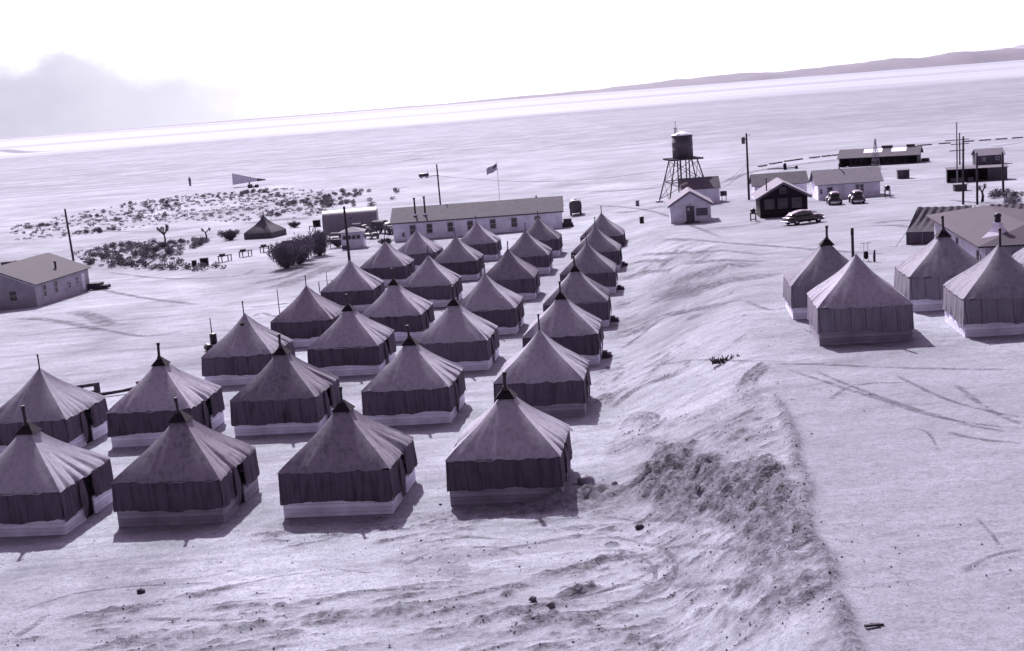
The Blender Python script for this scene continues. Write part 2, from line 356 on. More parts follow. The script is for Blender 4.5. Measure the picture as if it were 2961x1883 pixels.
    side = a.ramp(a.math('ADD', a.math('DIVIDE', sep.outputs[0], a.math('MAXIMUM', y, 50.0)), 0.4), [(0.35, 1.0), (0.75, 0.84)])
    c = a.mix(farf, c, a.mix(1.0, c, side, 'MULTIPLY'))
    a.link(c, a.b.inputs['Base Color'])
    a.b.inputs['Roughness'].default_value = 0.95; a.b.inputs['Specular IOR Level'].default_value = 0.05
    h = a.math('ADD', a.math('MULTIPLY', a.noise(P, 1.7, 6, 0.65), 1.0), a.math('MULTIPLY', fine, 0.3))
    b = a.new('ShaderNodeBump'); b.inputs['Distance'].default_value = 0.22
    a.link(h, b.inputs['Height']); a.link(a.math('MULTIPLY', nearf, a.math('ADD', a.math('MULTIPLY', dug_shade, 0.75), 0.28)), b.inputs['Strength'])
    a.link(b.outputs[0], a.b.inputs['Normal'])
    return a.m

# ------------------------------------------------------------------ mesh helpers
class MB:
    def __init__(s): s.v = []; s.f = []; s.sm = []
    def add(s, vs, fs, smooth=False):
        o = len(s.v); s.v += [tuple(p) for p in vs]
        s.f += [tuple(o + i for i in f) for f in fs]; s.sm += [smooth] * len(fs); return s
    def box(s, c, d, rz=0.0, M4=None):
        x, y, z = d[0] / 2, d[1] / 2, d[2] / 2
        vs = [Vector((a, b, e)) for a in (-x, x) for b in (-y, y) for e in (-z, z)]
        R = M4 if M4 is not None else Matrix.Rotation(rz, 3, 'Z')
        vs = [R @ p + Vector(c) for p in vs]
        return s.add(vs, [(0, 1, 3, 2), (4, 6, 7, 5), (0, 4, 5, 1), (2, 3, 7, 6), (0, 2, 6, 4), (1, 5, 7, 3)])
    def tube(s, pts, r, n=8, cap=True, r2=None):
        pts = [Vector(p) for p in pts]; rings = []
        for i, p in enumerate(pts):
            d = (pts[min(i + 1, len(pts) - 1)] - pts[max(i - 1, 0)]).normalized()
            u = d.cross(Vector((0, 0, 1)) if abs(d.z) < 0.95 else Vector((1, 0, 0))).normalized(); w = d.cross(u)
            t = i / max(1, len(pts) - 1)
            rr = r[i] if isinstance(r, (list, tuple)) else r + ((r2 - r) * t if r2 is not None else 0)
            rings.append([p + u * rr * math.cos(2 * PI * k / n) + w * rr * math.sin(2 * PI * k / n) for k in range(n)])
        vs = [p for g in rings for p in g]
        fs = [(i * n + k, i * n + (k + 1) % n, (i + 1) * n + (k + 1) % n, (i + 1) * n + k) for i in range(len(pts) - 1) for k in range(n)]
        if cap: fs += [tuple(range(n))[::-1], tuple((len(pts) - 1) * n + k for k in range(n))]
        return s.add(vs, fs, n > 5)
    def lathe(s, prof, c=(0, 0, 0), n=24, axis='Z', smooth=True):
        vs = []
        for (r, h) in prof:
            for k in range(n):
                a = 2 * PI * k / n; p = (r * math.cos(a), r * math.sin(a), h)
                if axis == 'Y': p = (p[0], h, p[1])
                if axis == 'X': p = (h, p[0], p[1])
                vs.append((p[0] + c[0], p[1] + c[1], p[2] + c[2]))
        fs = [(i * n + k, i * n + (k + 1) % n, (i + 1) * n + (k + 1) % n, (i + 1) * n + k) for i in range(len(prof) - 1) for k in range(n)]
        fs += [tuple(range(n))[::-1], tuple((len(prof) - 1) * n + k for k in range(n))]
        return s.add(vs, fs, smooth)
    def grid(s, fn, nu, nv, smooth=True, skip=None):
        vs = [fn(i / nu, j / nv) for j in range(nv + 1) for i in range(nu + 1)]
        fs = [(j * (nu + 1) + i, j * (nu + 1) + i + 1, (j + 1) * (nu + 1) + i + 1, (j + 1) * (nu + 1) + i)
              for j in range(nv) for i in range(nu) if not (skip and skip(i, j))]
        return s.add(vs, fs, smooth)
    def prism(s, poly, z0, z1):
        """poly: list of (x, y), extruded up"""
        n = len(poly)
        vs = [(p[0], p[1], z0) for p in poly] + [(p[0], p[1], z1) for p in poly]
        return s.add(vs, [tuple(range(n))[::-1], tuple(range(n, 2 * n))] + [(i, (i + 1) % n, n + (i + 1) % n, n + i) for i in range(n)])
    def build(s, name, m, parent=None, bevel=0.0, label=None):
        me = bpy.data.meshes.new(name); me.from_pydata(s.v, [], s.f)
        me.polygons.foreach_set('use_smooth', s.sm); me.update()
        o = bpy.data.objects.new(name, me); COL.objects.link(o)
        me.materials.append(M[m] if isinstance(m, str) else m)
        if parent is not None: o.parent = parent
        if bevel:
            b = o.modifiers.new('bevel', 'BEVEL'); b.width = bevel; b.segments = 2; b.limit_method = 'ANGLE'
        if label: o['label'] = label
        return o
def thing(name, label, cat, x, y, rz=0.0, group=None, z=None):
    o = bpy.data.objects.new(name, None); COL.objects.link(o); o.empty_display_size = 0.3
    o.location = (x, y, gz(x, y) if z is None else z); o.rotation_euler = (0, 0, rz)
    o['label'] = label; o['category'] = cat
    if group: o['group'] = group
    return o
def tag(o, label, cat, group=None):
    o['label'] = label; o['category'] = cat
    if group: o['group'] = group
    return o
def copy_tree(o, parent=None):
    c = o.copy(); COL.objects.link(c)
    if parent is not None: c.parent = parent
    for ch in list(o.children): copy_tree(ch, c)
    return c

# ------------------------------------------------------------------ army tents
HS, EAVE, APEX = 2.45, 2.06, 4.57
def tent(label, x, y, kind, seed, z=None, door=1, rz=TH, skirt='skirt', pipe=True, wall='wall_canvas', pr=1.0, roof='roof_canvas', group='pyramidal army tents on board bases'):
    """kind: 'hood' dark stovepipe hood, 'bare' no hood, 'hole' a round hole instead; door: +1 / -1 side or 0"""
    R = random.Random(seed)
    t = thing('pyramidal_tent', label, 'tent', x, y, rz, group, z)
    # roof: four sagging gores
    ax, ay = R.uniform(-.05, .05), R.uniform(-.05, .05); ch = [R.uniform(-.06, .05) for _ in range(4)]; rf = MB(); off = [R.uniform(0, 9) for _ in range(4)]
    def gore(k):
        a = k * PI / 2; c, s = math.cos(a), math.sin(a)
        wr = 0.022
        if k == 0: wr = 0.085
        if k == 2: wr = 0.06
        fr = R.uniform(6.0, 8.5)
        def fn(u, v):
            w = 2 * u - 1; e = v
            px = HS * 1.02 * e; py = w * HS * 1.02 * e
            prof = 1 - e; prof = prof * (1 - (0.13 - (0.12 * (1 - w * w) if k == 3 else 0.0)) * math.sin(PI * e))        # hip slightly concave
            zz = EAVE + (APEX - EAVE) * prof
            sag = (0.0 if k == 3 else 0.07) * math.sin(PI * e) * (1 - w * w)
            ridge = 0
            sag += wr * (max(0, e - (0.42 + .12 * math.sin(off[k] + 2.3 * w))) / 0.55) ** 1.2 * (1 - w ** 4) * (max(0, mn.noise((w * 5.0 + off[k] * 3 + 1.2 * (1 - e), e * .8, seed)) + .02) * 3.4 + .5 * mn.noise((w * 11, off[k], e * 2)))
            sag += (0.012 if k == 3 else 0.03) * (1 - w * w) * e * mn.noise((w * 1.7 + off[k], e * 3, seed))
            zz -= sag; px -= sag * 0.4
            zz += e * e * (ch[k] * (1 - w) / 2 + ch[(k + 1) % 4] * (1 + w) / 2)
            if v > 0.999: zz -= 0.05 * (1 - w * w) + 0.028 * math.sin(11 * w + off[k]) + .02 * math.sin(25 * w)
            return (px * c - py * s + ax * (1 - e), px * s + py * c + ay * (1 - e), zz)
        rf.grid(fn, 44, 18)
    for k in range(4): gore(k)
    rf.build('roof', roof, t)
    # hanging canvas walls with a wavy hem
    wl = MB(); hem0 = R.uniform(0.66, 0.8)
    for k in range(4):
        a = k * PI / 2; c, s = math.cos(a), math.sin(a); o1 = R.uniform(0, 9); n = 68
        isdoor = (k == 0 and door == 1) or (k == 2 and door == -1)
        def fn(u, v, o1=o1, c=c, s=s):
            w = 2 * u - 1
            hem = hem0 + 0.05 * math.sin(3.1 * w + o1) + 0.09 * mn.noise((w * 3.5, o1, 1)) + 0.03 * mn.noise((w * 14, o1, 2))
            zz = EAVE - 0.03 + (hem - EAVE) * v
            pl = 0.05 * v * max(0, math.sin(13 * w + o1 * 2)) + 0.05 * v * mn.noise((w * 6, v * 2, o1)) + .02 * v * mn.noise((w * 17, v, o1))
            px = HS * 1.005 + pl + 0.05 * v; py = w * (HS * 1.005 + 0.04 * v)
            return (px * c - py * s, px * s + py * c, zz)
        wl.grid(fn, n, 6, skip=(lambda i, j: 28 <= i < 40) if isdoor else None)
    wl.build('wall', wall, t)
    # board base
    b = HS - 0.03; sk = MB(); hgt = hem0 + 0.12
    for k in range(4):
        a = k * PI / 2; Rm = Matrix.Rotation(a, 3, 'Z')
        isdoor = (k == 0 and door == 1) or (k == 2 and door == -1)
        segs = [(-b, -0.45), (0.45, b)] if isdoor else [(-b, b)]
        e = 0.04 if k % 2 else 0.0
        for (p, q) in segs:
            pp, qq = (p + (0.08 if p == -b and k % 2 else 0), q - (0.08 if q == b and k % 2 else 0))
            sk.box(Rm @ Vector((b - 0.04, (pp + qq) / 2, (hgt - 0.35) / 2)), (0.08, qq - pp, hgt + 0.35), M4=Rm)
    sk.build('board_base', skirt, t)
    if door:
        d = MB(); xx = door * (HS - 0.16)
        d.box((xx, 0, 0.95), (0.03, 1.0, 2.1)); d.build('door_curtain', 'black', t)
        fl = MB()
        def flap(u, v):
            return (door * (HS * 1.01 + 0.05 + 0.14 * math.sin(PI * v) * (1 - u * 0.3)), -0.48 - 0.42 * u * (0.3 + math.sin(PI * (0.15 + 0.8 * v))), 1.98 - 1.75 * v)
        fl.grid(flap, 5, 10); fl.build('door_flap', 'wall_canvas', t); fl = MB()
        def flap2(u, v):
            return (door * (HS * 1.01 + 0.05 + 0.08 * math.sin(PI * v)), 0.46 + 0.22 * u * (1 - v * .7), 1.98 - 1.2 * v)
        fl.grid(flap2, 4, 8)
        fl.build('door_flap', 'wall_canvas', t)
    # hood and stovepipe
    if kind == 'hood':
        h = MB(); f = 0.185; q = HS * f; zt = APEX + 0.03; zb = APEX - (APEX - EAVE) * f * 1.03 + 0.05
        tp = 0.06
        vs = [(-q, -q, zb), (q, -q, zb), (q, q, zb), (-q, q, zb), (-tp, -tp, zt), (tp, -tp, zt), (tp, tp, zt), (-tp, tp, zt)]
        h.add(vs, [(0, 1, 5, 4), (1, 2, 6, 5), (2, 3, 7, 6), (3, 0, 4, 7), (4, 5, 6, 7), (3, 2, 1, 0)])
        h.build('hood', 'hood', t, 0.01)
    if kind == 'hole':
        q = 0.17
        h = MB(); h.lathe([(0.15, -0.03), (0.15, 0.03)], (0, 0, 0), 16)
        o = h.build('pipe_hole', 'hood', t); o.location = (0.02, -0.62, APEX - 0.66); o.rotation_euler = (PI / 4, 0, 0)
    if pipe:
        p = MB(); r = R.uniform(0.055, 0.08); L = R.uniform(0.62, 0.9); lx, ly = R.uniform(-.05, .05), R.uniform(-.04, .04)
        y0 = -0.12 if kind == 'hood' else -0.05
        r *= pr
        if kind != 'hood': r *= 0.7
        p.tube([(0, y0, APEX - 0.35), (lx * .5, y0, APEX + L * .5), (lx, y0 + ly, APEX + L)], r, 10)
        p.tube([(lx, y0 + ly, APEX + L - 0.13), (lx, y0 + ly, APEX + L + 0.02)], r * 1.3, 10)
        if kind == 'hood': p.tube([(0, y0, APEX - 0.1), (0, y0, APEX + 0.12)], [r * 2.1, r * 1.1], 10)
        p.build('stovepipe', 'pipe', t)
    return t

ROWN = ['front row', 'second row', 'third row', 'fourth row', 'fifth row', 'sixth row', 'back row']
ORDN = ['first', 'second', 'third', 'fourth', 'fifth']
ROWS = [
 [(-0.51, 53.79, 'hood'), (-7.78, 54.12, 'hood'), (-15.26, 54.90, 'hood'), (-22.24, 55.17, 'hood')],
 [(1.50, 68.60, 'bare'), (-5.84, 69.65, 'hood'), (-13.27, 70.25, 'hood'), (-20.19, 70.12, 'hood'), (-27.10, 70.15, 'bare')],
 [(3.38, 82.22, 'hood'), (-3.81, 83.64, 'hood'), (-11.21, 85.50, 'hood'), (-18.49, 85.66, 'hole')],
 [(5.22, 96.20, 'hood'), (-1.77, 96.67, 'bare'), (-9.04, 97.74, 'hood'), (-16.17, 99.01, 'bare')],
 [(7.37, 113.2, 'bare'), (0.16, 114.0, 'bare'), (-7.19, 114.3, 'bare'), (-14.59, 115.9, 'none')],
 [(9.38, 129.3, 'bare'), (2.17, 131.5, 'bare'), (-5.28, 132.0, 'bare'), (-12.85, 133.0, 'bare')],
 [(11.4, 145.4, 'bare'), (4.01, 147.0, 'bare'), (-3.32, 149.0, 'bare'), (-10.17, 144.0, 'none')]]
LOOK = {'hood': 'with a black hood under its stovepipe', 'bare': 'with a thin bare stovepipe', 'hole': 'with a round black hole below its peak', 'none': 'with no stovepipe of its own'}
TENTS = []
for r, row in enumerate(ROWS):
    for c, (x, y, k) in enumerate(row):
        lab = f"pyramidal tent {LOOK[k]}, {ROWN[r]}, {ORDN[c]} from sandy bank"
        z = 0.648 * math.tanh(x / 60) - 0.0164 * (y - 54)
        sk = 'skirt_dark' if (r, c) in ((0, 0), (0, 2), (1, 0)) else 'skirt'
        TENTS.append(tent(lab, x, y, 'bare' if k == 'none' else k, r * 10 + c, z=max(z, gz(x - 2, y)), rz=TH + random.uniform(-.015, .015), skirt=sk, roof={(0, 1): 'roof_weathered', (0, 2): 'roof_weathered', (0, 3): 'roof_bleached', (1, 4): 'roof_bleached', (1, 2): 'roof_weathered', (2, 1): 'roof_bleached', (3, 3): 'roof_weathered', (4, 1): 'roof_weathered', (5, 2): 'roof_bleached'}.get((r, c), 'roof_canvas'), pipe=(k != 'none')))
RG = [(19.74, 76.38, 'hood', 'rear tent of the plateau pair beside the open track, black hood and tall pipe'),
      (19.15, 67.78, 'side', 'large tent with its stovepipe standing free behind the peak, nearest the plateau edge'),
      (26.64, 75.54, 'hood', 'black hooded tent pitched in front of the low latrine building'),
      (26.57, 66.63, 'hoodless', 'pale sided tent on the plateau with thick black pipe and no hood'),
      (34.0, 75.6, 'bare', 'tent mostly out of frame beside the latrine, only its bright slope showing')]
for i, (x, y, k, lab) in enumerate(RG):
    t = tent(lab, x, y, 'hood' if k == 'hood' else 'bare', 200 + i, door=0, rz=TH, skirt='skirt_dark' if i == 1 else 'skirt', pipe=(k in ('hood', 'hoodless')), wall='wall_pale', pr=(1.5 if k == 'hoodless' else 1.0),
             group='pyramidal tents on the plateau')
    if k == 'side':
        p = MB(); p.tube([(-0.16, 0.3, APEX - 0.6), (-0.17, 0.3, APEX + 1.15)], 0.08, 10)
        p.tube([(-0.17, 0.3, APEX + 1.0), (-0.17, 0.3, APEX + 1.38)], 0.09, 10); p.build('stovepipe', 'pipe', t)
# steps at the doors of the tents along the bank
for i, (x, y) in enumerate([(3.38, 82.22), (5.22, 96.2), (7.37, 113.2), (9.38, 129.3)]):
    px = x + 2.8; py = y - 0.5
    o = MB().box((0, 0, 0.15), (0.6, 0.7, 0.2)).box((-0.12, 0, 0.3), (0.3, 0.65, 0.2)).build('wooden_step', 'timber')
    o.location = (px, py, gz(px, py)); o.rotation_euler = (0, 0, TH)
    tag(o, f"dark wooden step at the door of the bank side tent in the {['third', 'fourth', 'fifth', 'sixth'][i]} row", 'step', 'steps at tent doors')

# ------------------------------------------------------------------ buildings
def add_window(par, cx, cz, w, h, face, frame='frame', pane='pane', mull=True, name='window'):
    """face: (ox, oy, nx, ny) a point on the wall plane and its outward normal, u runs along the wall"""
    ox, oy, nx, ny = face; ux, uy = -ny, nx
    def P(u, d): return (ox + ux * u + nx * d, oy + uy * u + ny * d)
    f = MB(); rot = math.atan2(uy, ux); t = 0.09
    for (u, z, a, b) in ((cx, cz + h / 2 + t / 2, w + 2 * t, t), (cx, cz - h / 2 - t / 2, w + 2 * t, t), (cx - w / 2 - t / 2, cz, t, h), (cx + w / 2 + t / 2, cz, t, h)):
        p = P(u, 0.0); f.box((p[0], p[1], z), (a, 0.12, b), rot)
    if mull: p = P(cx, 0.01); f.box((p[0], p[1], cz), (w, 0.06, 0.07), rot)
    fo = f.build(name, frame, par)
    p = P(cx, 0.005); MB().box((p[0], p[1], cz), (w, 0.03, h), rot).build('pane', pane, fo)
    return fo
def house(name, label, x, y, L, W, h, rise, wall, roof, rz=TH, ov=0.3, gable='x', cat='building', z=None, wins=(), trim=None, skirt=0.0):
    """front-left corner at x, y; L along local x, W along local y (away); ridge along 'x' or 'y'"""
    t = thing(name, label, cat, x, y, rz, z=z)
    w = MB(); b = -0.6
    if gable == 'x':
        vs = [(0, 0, b), (L, 0, b), (L, W, b), (0, W, b), (0, 0, h), (L, 0, h), (L, W, h), (0, W, h), (0, W / 2, h + rise), (L, W / 2, h + rise)]
        w.add(vs, [(0, 1, 5, 4), (1, 2, 6, 9, 5), (2, 3, 7, 6), (3, 0, 4, 8, 7), (4, 5, 9, 8), (8, 9, 6, 7), (3, 2, 1, 0)])
    else:
        vs = [(0, 0, b), (L, 0, b), (L, W, b), (0, W, b), (0, 0, h), (L, 0, h), (L, W, h), (0, W, h), (L / 2, 0, h + rise), (L / 2, W, h + rise)]
        w.add(vs, [(0, 1, 5, 8, 4), (1, 2, 6, 5), (2, 3, 7, 9, 6), (3, 0, 4, 7), (4, 8, 9, 7), (8, 5, 6, 9), (3, 2, 1, 0)])
    w.build('wall', wall, t)
    r = MB(); th = 0.09
    def slab(p, q, a, c):   # quad p,q (ridge) a,c (eave) with thickness
        n = (Vector(q) - Vector(p)).cross(Vector(c) - Vector(p)).normalized()
        if n.z < 0: n = -n
        lo = [Vector(v) + n * 0.012 for v in (p, q, a, c)]; hi = [v + n * th for v in lo]
        r.add(lo + hi, [(0, 3, 2, 1), (4, 5, 6, 7), (0, 1, 5, 4), (1, 2, 6, 5), (2, 3, 7, 6), (3, 0, 4, 7)])
    if gable == 'x':
        k = rise / (W / 2); e = ov * 0.8
        slab((-ov, W / 2, h + rise), (L + ov, W / 2, h + rise), (L + ov, -e, h - e * k), (-ov, -e, h - e * k))
        slab((L + ov, W / 2 + .001, h + rise), (-ov, W / 2 + .001, h + rise), (-ov, W + e, h - e * k), (L + ov, W + e, h - e * k))
    else:
        k = rise / (L / 2); e = ov * 0.8
        slab((L / 2, -ov, h + rise), (L / 2, W + ov, h + rise), (-e, W + ov, h - e * k), (-e, -ov, h - e * k))
        slab((L / 2 + .001, W + ov, h + rise), (L / 2 + .001, -ov, h + rise), (L + e, -ov, h - e * k), (L + e, W + ov, h - e * k))
    ro = r.build('roof', roof, t)
    FACE = {'f': (0, 0, 0, -1), 'r': (L, 0, 1, 0), 'l': (0, W, -1, 0)}
    for (fc, u, cz, ww, hh, *rest) in wins:
        kw = rest[0] if rest else {}
        add_window(t, u, cz, ww, hh, FACE[fc], **kw)
    if trim:
        f = MB()
        if gable == 'y':
            k = rise / (L / 2)
            for sgn in (-1, 1):
                a = Vector((L / 2, -ov - 0.02, h + rise - 0.02)); bq = Vector((L / 2 + sgn * (L / 2 + ov * .8), -ov - 0.02, h - ov * .8 * k - 0.02))
                d = Vector((0, 0.04, 0)); u = Vector((0, 0, -0.16))
                f.add([a, bq, bq + u, a + u, a + d, bq + d, bq + u + d, a + u + d], [(0, 1, 2, 3), (7, 6, 5, 4), (0, 4, 5, 1), (2, 6, 7, 3)])
        else:
            f.box((L / 2, -ov * .8 - 0.02, h - ov * .8 * rise / (W / 2) - 0.03), (L + 2 * ov, 0.04, 0.14))
        f.build('trim', trim, t)
    return t, ro
def door_part(par, cx, w, h, face, m='rough', knob=True, z0=0.1, label=None):
    ox, oy, nx, ny = face; ux, uy = -ny, nx; rot = math.atan2(uy, ux)
    d = MB().box((ox + ux * cx + nx * 0.02, oy + uy * cx + ny * 0.02, z0 + h / 2), (w, 0.07, h), rot).build('door', m, par, label=label)
    if knob: MB().box((ox + ux * (cx + w * .38) + nx * 0.09, oy + uy * (cx + w * .38) + ny * 0.09, z0 + h * .48), (0.07, 0.07, 0.07), rot).build('handle', 'pipe', d)
    return d
def flue(par, x, y, z0, z1, r=0.07, name='chimney', m='pipe', cap=True):
    c = MB().tube([(x, y, z0), (x, y, z1)], r, 10)
    if cap: c.tube([(x, y, z1 - 0.02), (x, y, z1 + 0.16)], r * 1.5, 10)
    return c.build(name, m, par)

# mess hall
t, ro = house('mess_hall', 'long pale mess hall with grey felt roof, two stovepipes and a row of windows', -16.2, 181.6, 24.6, 7.0, 2.75, 1.75, 'white', 'roof_grey', rz=-0.055, ov=0.35,
    wins=[('f', u, 1.55, 0.75, 1.25) for u in (5.35, 8.4, 11.3, 14.6, 17.7, 21.1)] + [('f', 2.9, 1.5, 0.8, 1.3, {'pane': 'pane_grey'}), ('f', 1.45, 0.9, 0.22, 0.5), ('r', 3, 1.5, 0.8, 1.2)], trim='frame_dark')
for u in (3.3, 4.75):
    flue(ro, u, 1.3, 3.0, 5.9 if u < 4 else 6.0, 0.13, 'chimney', 'pipe')
    MB().lathe([(0.42, 3.42), (0.16, 3.66), (0.14, 3.7)], (u, 1.3, 0), 12).build('flashing', 'flashing', ro)
MB().box((25.4, 1.3, 0.35), (1.6, 2.2, 0.9)).box((25.4, 0.6, 1.1), (1.2, 0.7, 0.7)).build('porch', 'timber', t)
# supply hut
t, ro = house('supply_hut', 'small pale gabled hut with grey door in front of the water tower', 20.75, 155.2, 5.0, 6.0, 2.35, 1.55, 'cream', 'roof_light', rz=-0.11, ov=0.4, gable='y',
    wins=[('f', 3.55, 1.3, 0.55, 0.75, {'frame': 'roof_grey', 'pane': 'roof_light'}), ('f', 4.25, 1.3, 0.5, 0.75, {'frame': 'roof_grey', 'pane': 'roof_light'})], trim='roof_light')
d = door_part(t, 2.45, 1.0, 2.0, (0, 0, 0, -1), 'roof_grey')
MB().box((2.25, -0.075, 1.72), (0.28, 0.03, 0.36)).build('pane', 'trim', d)
MB().box((2.68, -0.075, 1.62), (0.3, 0.03, 0.6)).build('pane', 'pane_grey', d)
MB().tube([(2.45, -0.02, 2.28), (2.45, -0.22, 2.28)], 0.07, 8).build('lamp', 'pipe', t)
MB().box((2.6, -0.75, 0.10), (1.9, 1.1, 0.14)).box((2.6, -1.2, -0.02), (1.9, 0.4, 0.1)).build('step', 'timber', t)
# communications
t, ro = house('communications_hut', 'low pale hut with dark tar paper roof behind the water tower', 26.6, 184.9, 5.5, 5.0, 2.25, 1.45, 'white', 'roof_dark', rz=-0.08, ov=0.2, wins=[('f', 1.2, 1.3, .6, .8)])
door_part(t, 2.5, 1.6, 0.8, (5.5, 0, 1, 0), 'timber', False, 0.9)
MB().box((6.15, 0.9, 1.25), (0.9, 0.8, 0.7)).box((5.9, 0.9, 0.45), (0.1, 0.1, 0.9)).box((6.5, 0.9, 0.45), (0.1, 0.1, 0.9)).build('air_cooler', 'rough', t)
# orderly room
t, ro = house('orderly_room', 'dark wooden gabled hut with pale roof and three windows behind the fastback car', 31.35, 152.3, 5.7, 7.0, 2.6, 1.6, 'darkwood', 'roof_light', rz=-0.13, ov=0.55, gable='y',
    wins=[('f', 1.15, 1.65, 1.0, 1.05, {'frame': 'frame_dark', 'pane': 'pane_grey'}), ('f', 2.75, 1.65, 1.0, 1.05, {'frame': 'frame_dark', 'pane': 'pane_grey'}), ('f', 4.4, 1.65, 1.0, 1.05, {'frame': 'frame_dark', 'pane': 'pane_grey'}),
          ('f', 2.8, 3.25, 0.62, 0.6, {'frame': 'frame_dark', 'pane': 'pane'})], trim='roof_light')
flue(ro, 0.95, 1.2, 2.9, 4.6, 0.08)
house('pale_hut', 'pale hut with a grey roof half hidden by the dark gabled hut', 37.0, 183.0, 7.5, 5.0, 2.1, 1.4, 'white', 'roof_grey', rz=-0.1, ov=0.35, wins=[('f', 5.5, 1.2, .6, .7)])
# officers quarters
t, ro = house('officers_hut', 'long pale hut with mottled roof and two cars parked in front', 43.6, 172.4, 8.35, 6.2, 2.25, 1.6, 'white', 'roof_mid', rz=-0.12, ov=0.45,
    wins=[('f', 1.6, 1.3, 0.62, 0.72), ('f', 0.4, 1.2, 0.2, 0.55), ('f', 5.3, 1.35, 0.36, 0.9, {'pane': 'pane_grey'}), ('f', 5.9, 1.35, 0.36, 0.9, {'pane': 'pane_grey'}), ('r', 3, 1.3, .6, .8)])
door_part(t, 3.2, 0.85, 1.95, (0, 0, 0, -1), 'cream')
flue(ro, 3.4, 3.3, 3.6, 4.5, 0.09)
# day room
t, ro = house('day_room', 'pale hall with broad grey roof standing alone near the scrub', -62.9, 140.5, 10.0, 13.2, 2.6, 2.0, 'dayroom', 'roof_latrine', rz=-0.134, ov=0.4, gable='y',
    wins=[('r', 2.0, 1.55, 0.75, 1.3), ('r', 4.7, 1.55, 0.75, 1.3), ('r', 8.0, 1.25, 0.6, 0.7, {'pane': 'pane_grey'}), ('r', 10.0, 1.5, 0.5, 0.75), ('f', 7.3, 1.4, 0.85, 1.1)], trim='trim')
door_part(t, 11.6, 0.8, 2.0, (10.0, 0, 1, 0), 'cream')
MB().box((10.9, 12.9, 0.35), (1.5, 1.3, 0.7)).box((12.1, 12.9, 0.2), (0.9, 1.1, 0.4)).build('step', 'timber', t)
flue(ro, 8.4, 8.4, 3.0, 4.0, 0.12)

# latrine: low hip roof, batten walls, big flashed vent
t = thing('latrine_building', 'low hip roofed latrine with batten walls and a big vent in white flashing', 'building', 30.75, 79.5, -0.165)
LW, LL = 6.4, 18.5
w = MB(); w.box((LW / 2, LL / 2, 1.25), (LW, LL, 3.1)); w.build('wall', 'battens', t)
r = MB(); o_ = 0.55; e0 = 2.74; rz_ = 3.62
r.add([(-o_, -o_, e0), (LW + o_, -o_, e0), (LW + o_, LL + o_, e0), (-o_, LL + o_, e0), (LW / 2, 2.9, rz_), (LW / 2, LL - 2.9, rz_),
       (-o_, -o_, e0 + .1), (LW + o_, -o_, e0 + .1), (LW + o_, LL + o_, e0 + .1), (-o_, LL + o_, e0 + .1), (LW / 2, 2.9, rz_ + .1), (LW / 2, LL - 2.9, rz_ + .1)],
      [(6, 7, 10), (7, 8, 11, 10), (8, 9, 11), (9, 6, 10, 11), (0, 4, 1), (1, 4, 5, 2), (2, 5, 3), (3, 5, 4, 0), (0, 1, 7, 6), (1, 2, 8, 7), (2, 3, 9, 8), (3, 0, 6, 9)])
ro = r.build('roof', 'roof_latrine', t)
vx, vy, vz = 1.25, 2.2, 3.12
v = MB(); v.lathe([(1.05, -0.12), (0.6, 0.28), (0.36, 0.62), (0.28, 0.9)], (vx, vy, vz), 4, smooth=False); fl_ = v.build('flashing', 'flashing', ro)
v = MB(); v.tube([(vx, vy, vz + 0.85), (vx, vy, vz + 1.35)], 0.2, 12); v.lathe([(0.24, 1.28), (0.24, 1.42), (0.05, 1.52)], (vx, vy, vz), 12); v.build('vent', 'pipe', ro)
for u in (2.2, 9.2):
    add_window(t, -u, 1.75, 0.42, 0.75, (0, 0, -1, 0), frame='frame_dark')
door_part(t, -3.1 + 1.6, 0.42, 1.9, (0, 0, -1, 0), 'pane_grey', False)
MB().tube([(5.6, -0.45, -0.2), (5.6, -0.45, 2.7)], 0.05, 6).build('post', 'timber_lt', t)

# bomb shed
t = thing('bomb_shed', 'long dark open shed with two white roof panels on the far plateau', 'shed', 66.3, 245.0, -0.42)
L, W, h, rise = 14.6, 6.5, 1.75, 1.35
w = MB()
for i in range(8):
    w.box((0.08 + i * (L - .16) / 7, 0.1, h / 2 - .2), (0.16, 0.16, h + .4))
w.box((L / 2, W, h / 2 - .2), (L, 0.1, h + .4)); w.box((0.0, W / 2, h / 2 - .2), (0.1, W, h + .4))
for k in (1, 4, 5): w.tube([(k * (L - .16) / 7 + .1, 0.05, 0.0), (k * (L - .16) / 7 + 1.7, 0.05, h)], 0.07, 6)
w.build('frame', 'timber', t)
g = MB(); g.add([(L, 0, -.4), (L, W, -.4), (L, W, h), (L, W / 2, h + rise), (L, 0, h), (L - .1, 0, -.4), (L - .1, W, -.4), (L - .1, W, h), (L - .1, W / 2, h + rise), (L - .1, 0, h)],
    [(0, 1, 2, 3, 4), (9, 8, 7, 6, 5), (0, 4, 9, 5), (1, 6, 7, 2)]); g.build('wall', 'rough', t)
r = MB(); k = rise / (W / 2); e = .35
for sg in (0, 1):
    ye = -e if sg == 0 else W + e
    a = [(-.4, W / 2, h + rise), (L + .5, W / 2, h + rise), (L + .5, ye, h - e * k), (-.4, ye, h - e * k)]
    r.add([Vector(p) + Vector((0, 0, 0.02)) for p in a] + [Vector(p) + Vector((0, 0, 0.12)) for p in a], [(0, 3, 2, 1), (4, 5, 6, 7), (0, 1, 5, 4), (1, 2, 6, 5), (2, 3, 7, 6), (3, 0, 4, 7)])
ro = r.build('roof', 'roof_dark', t)
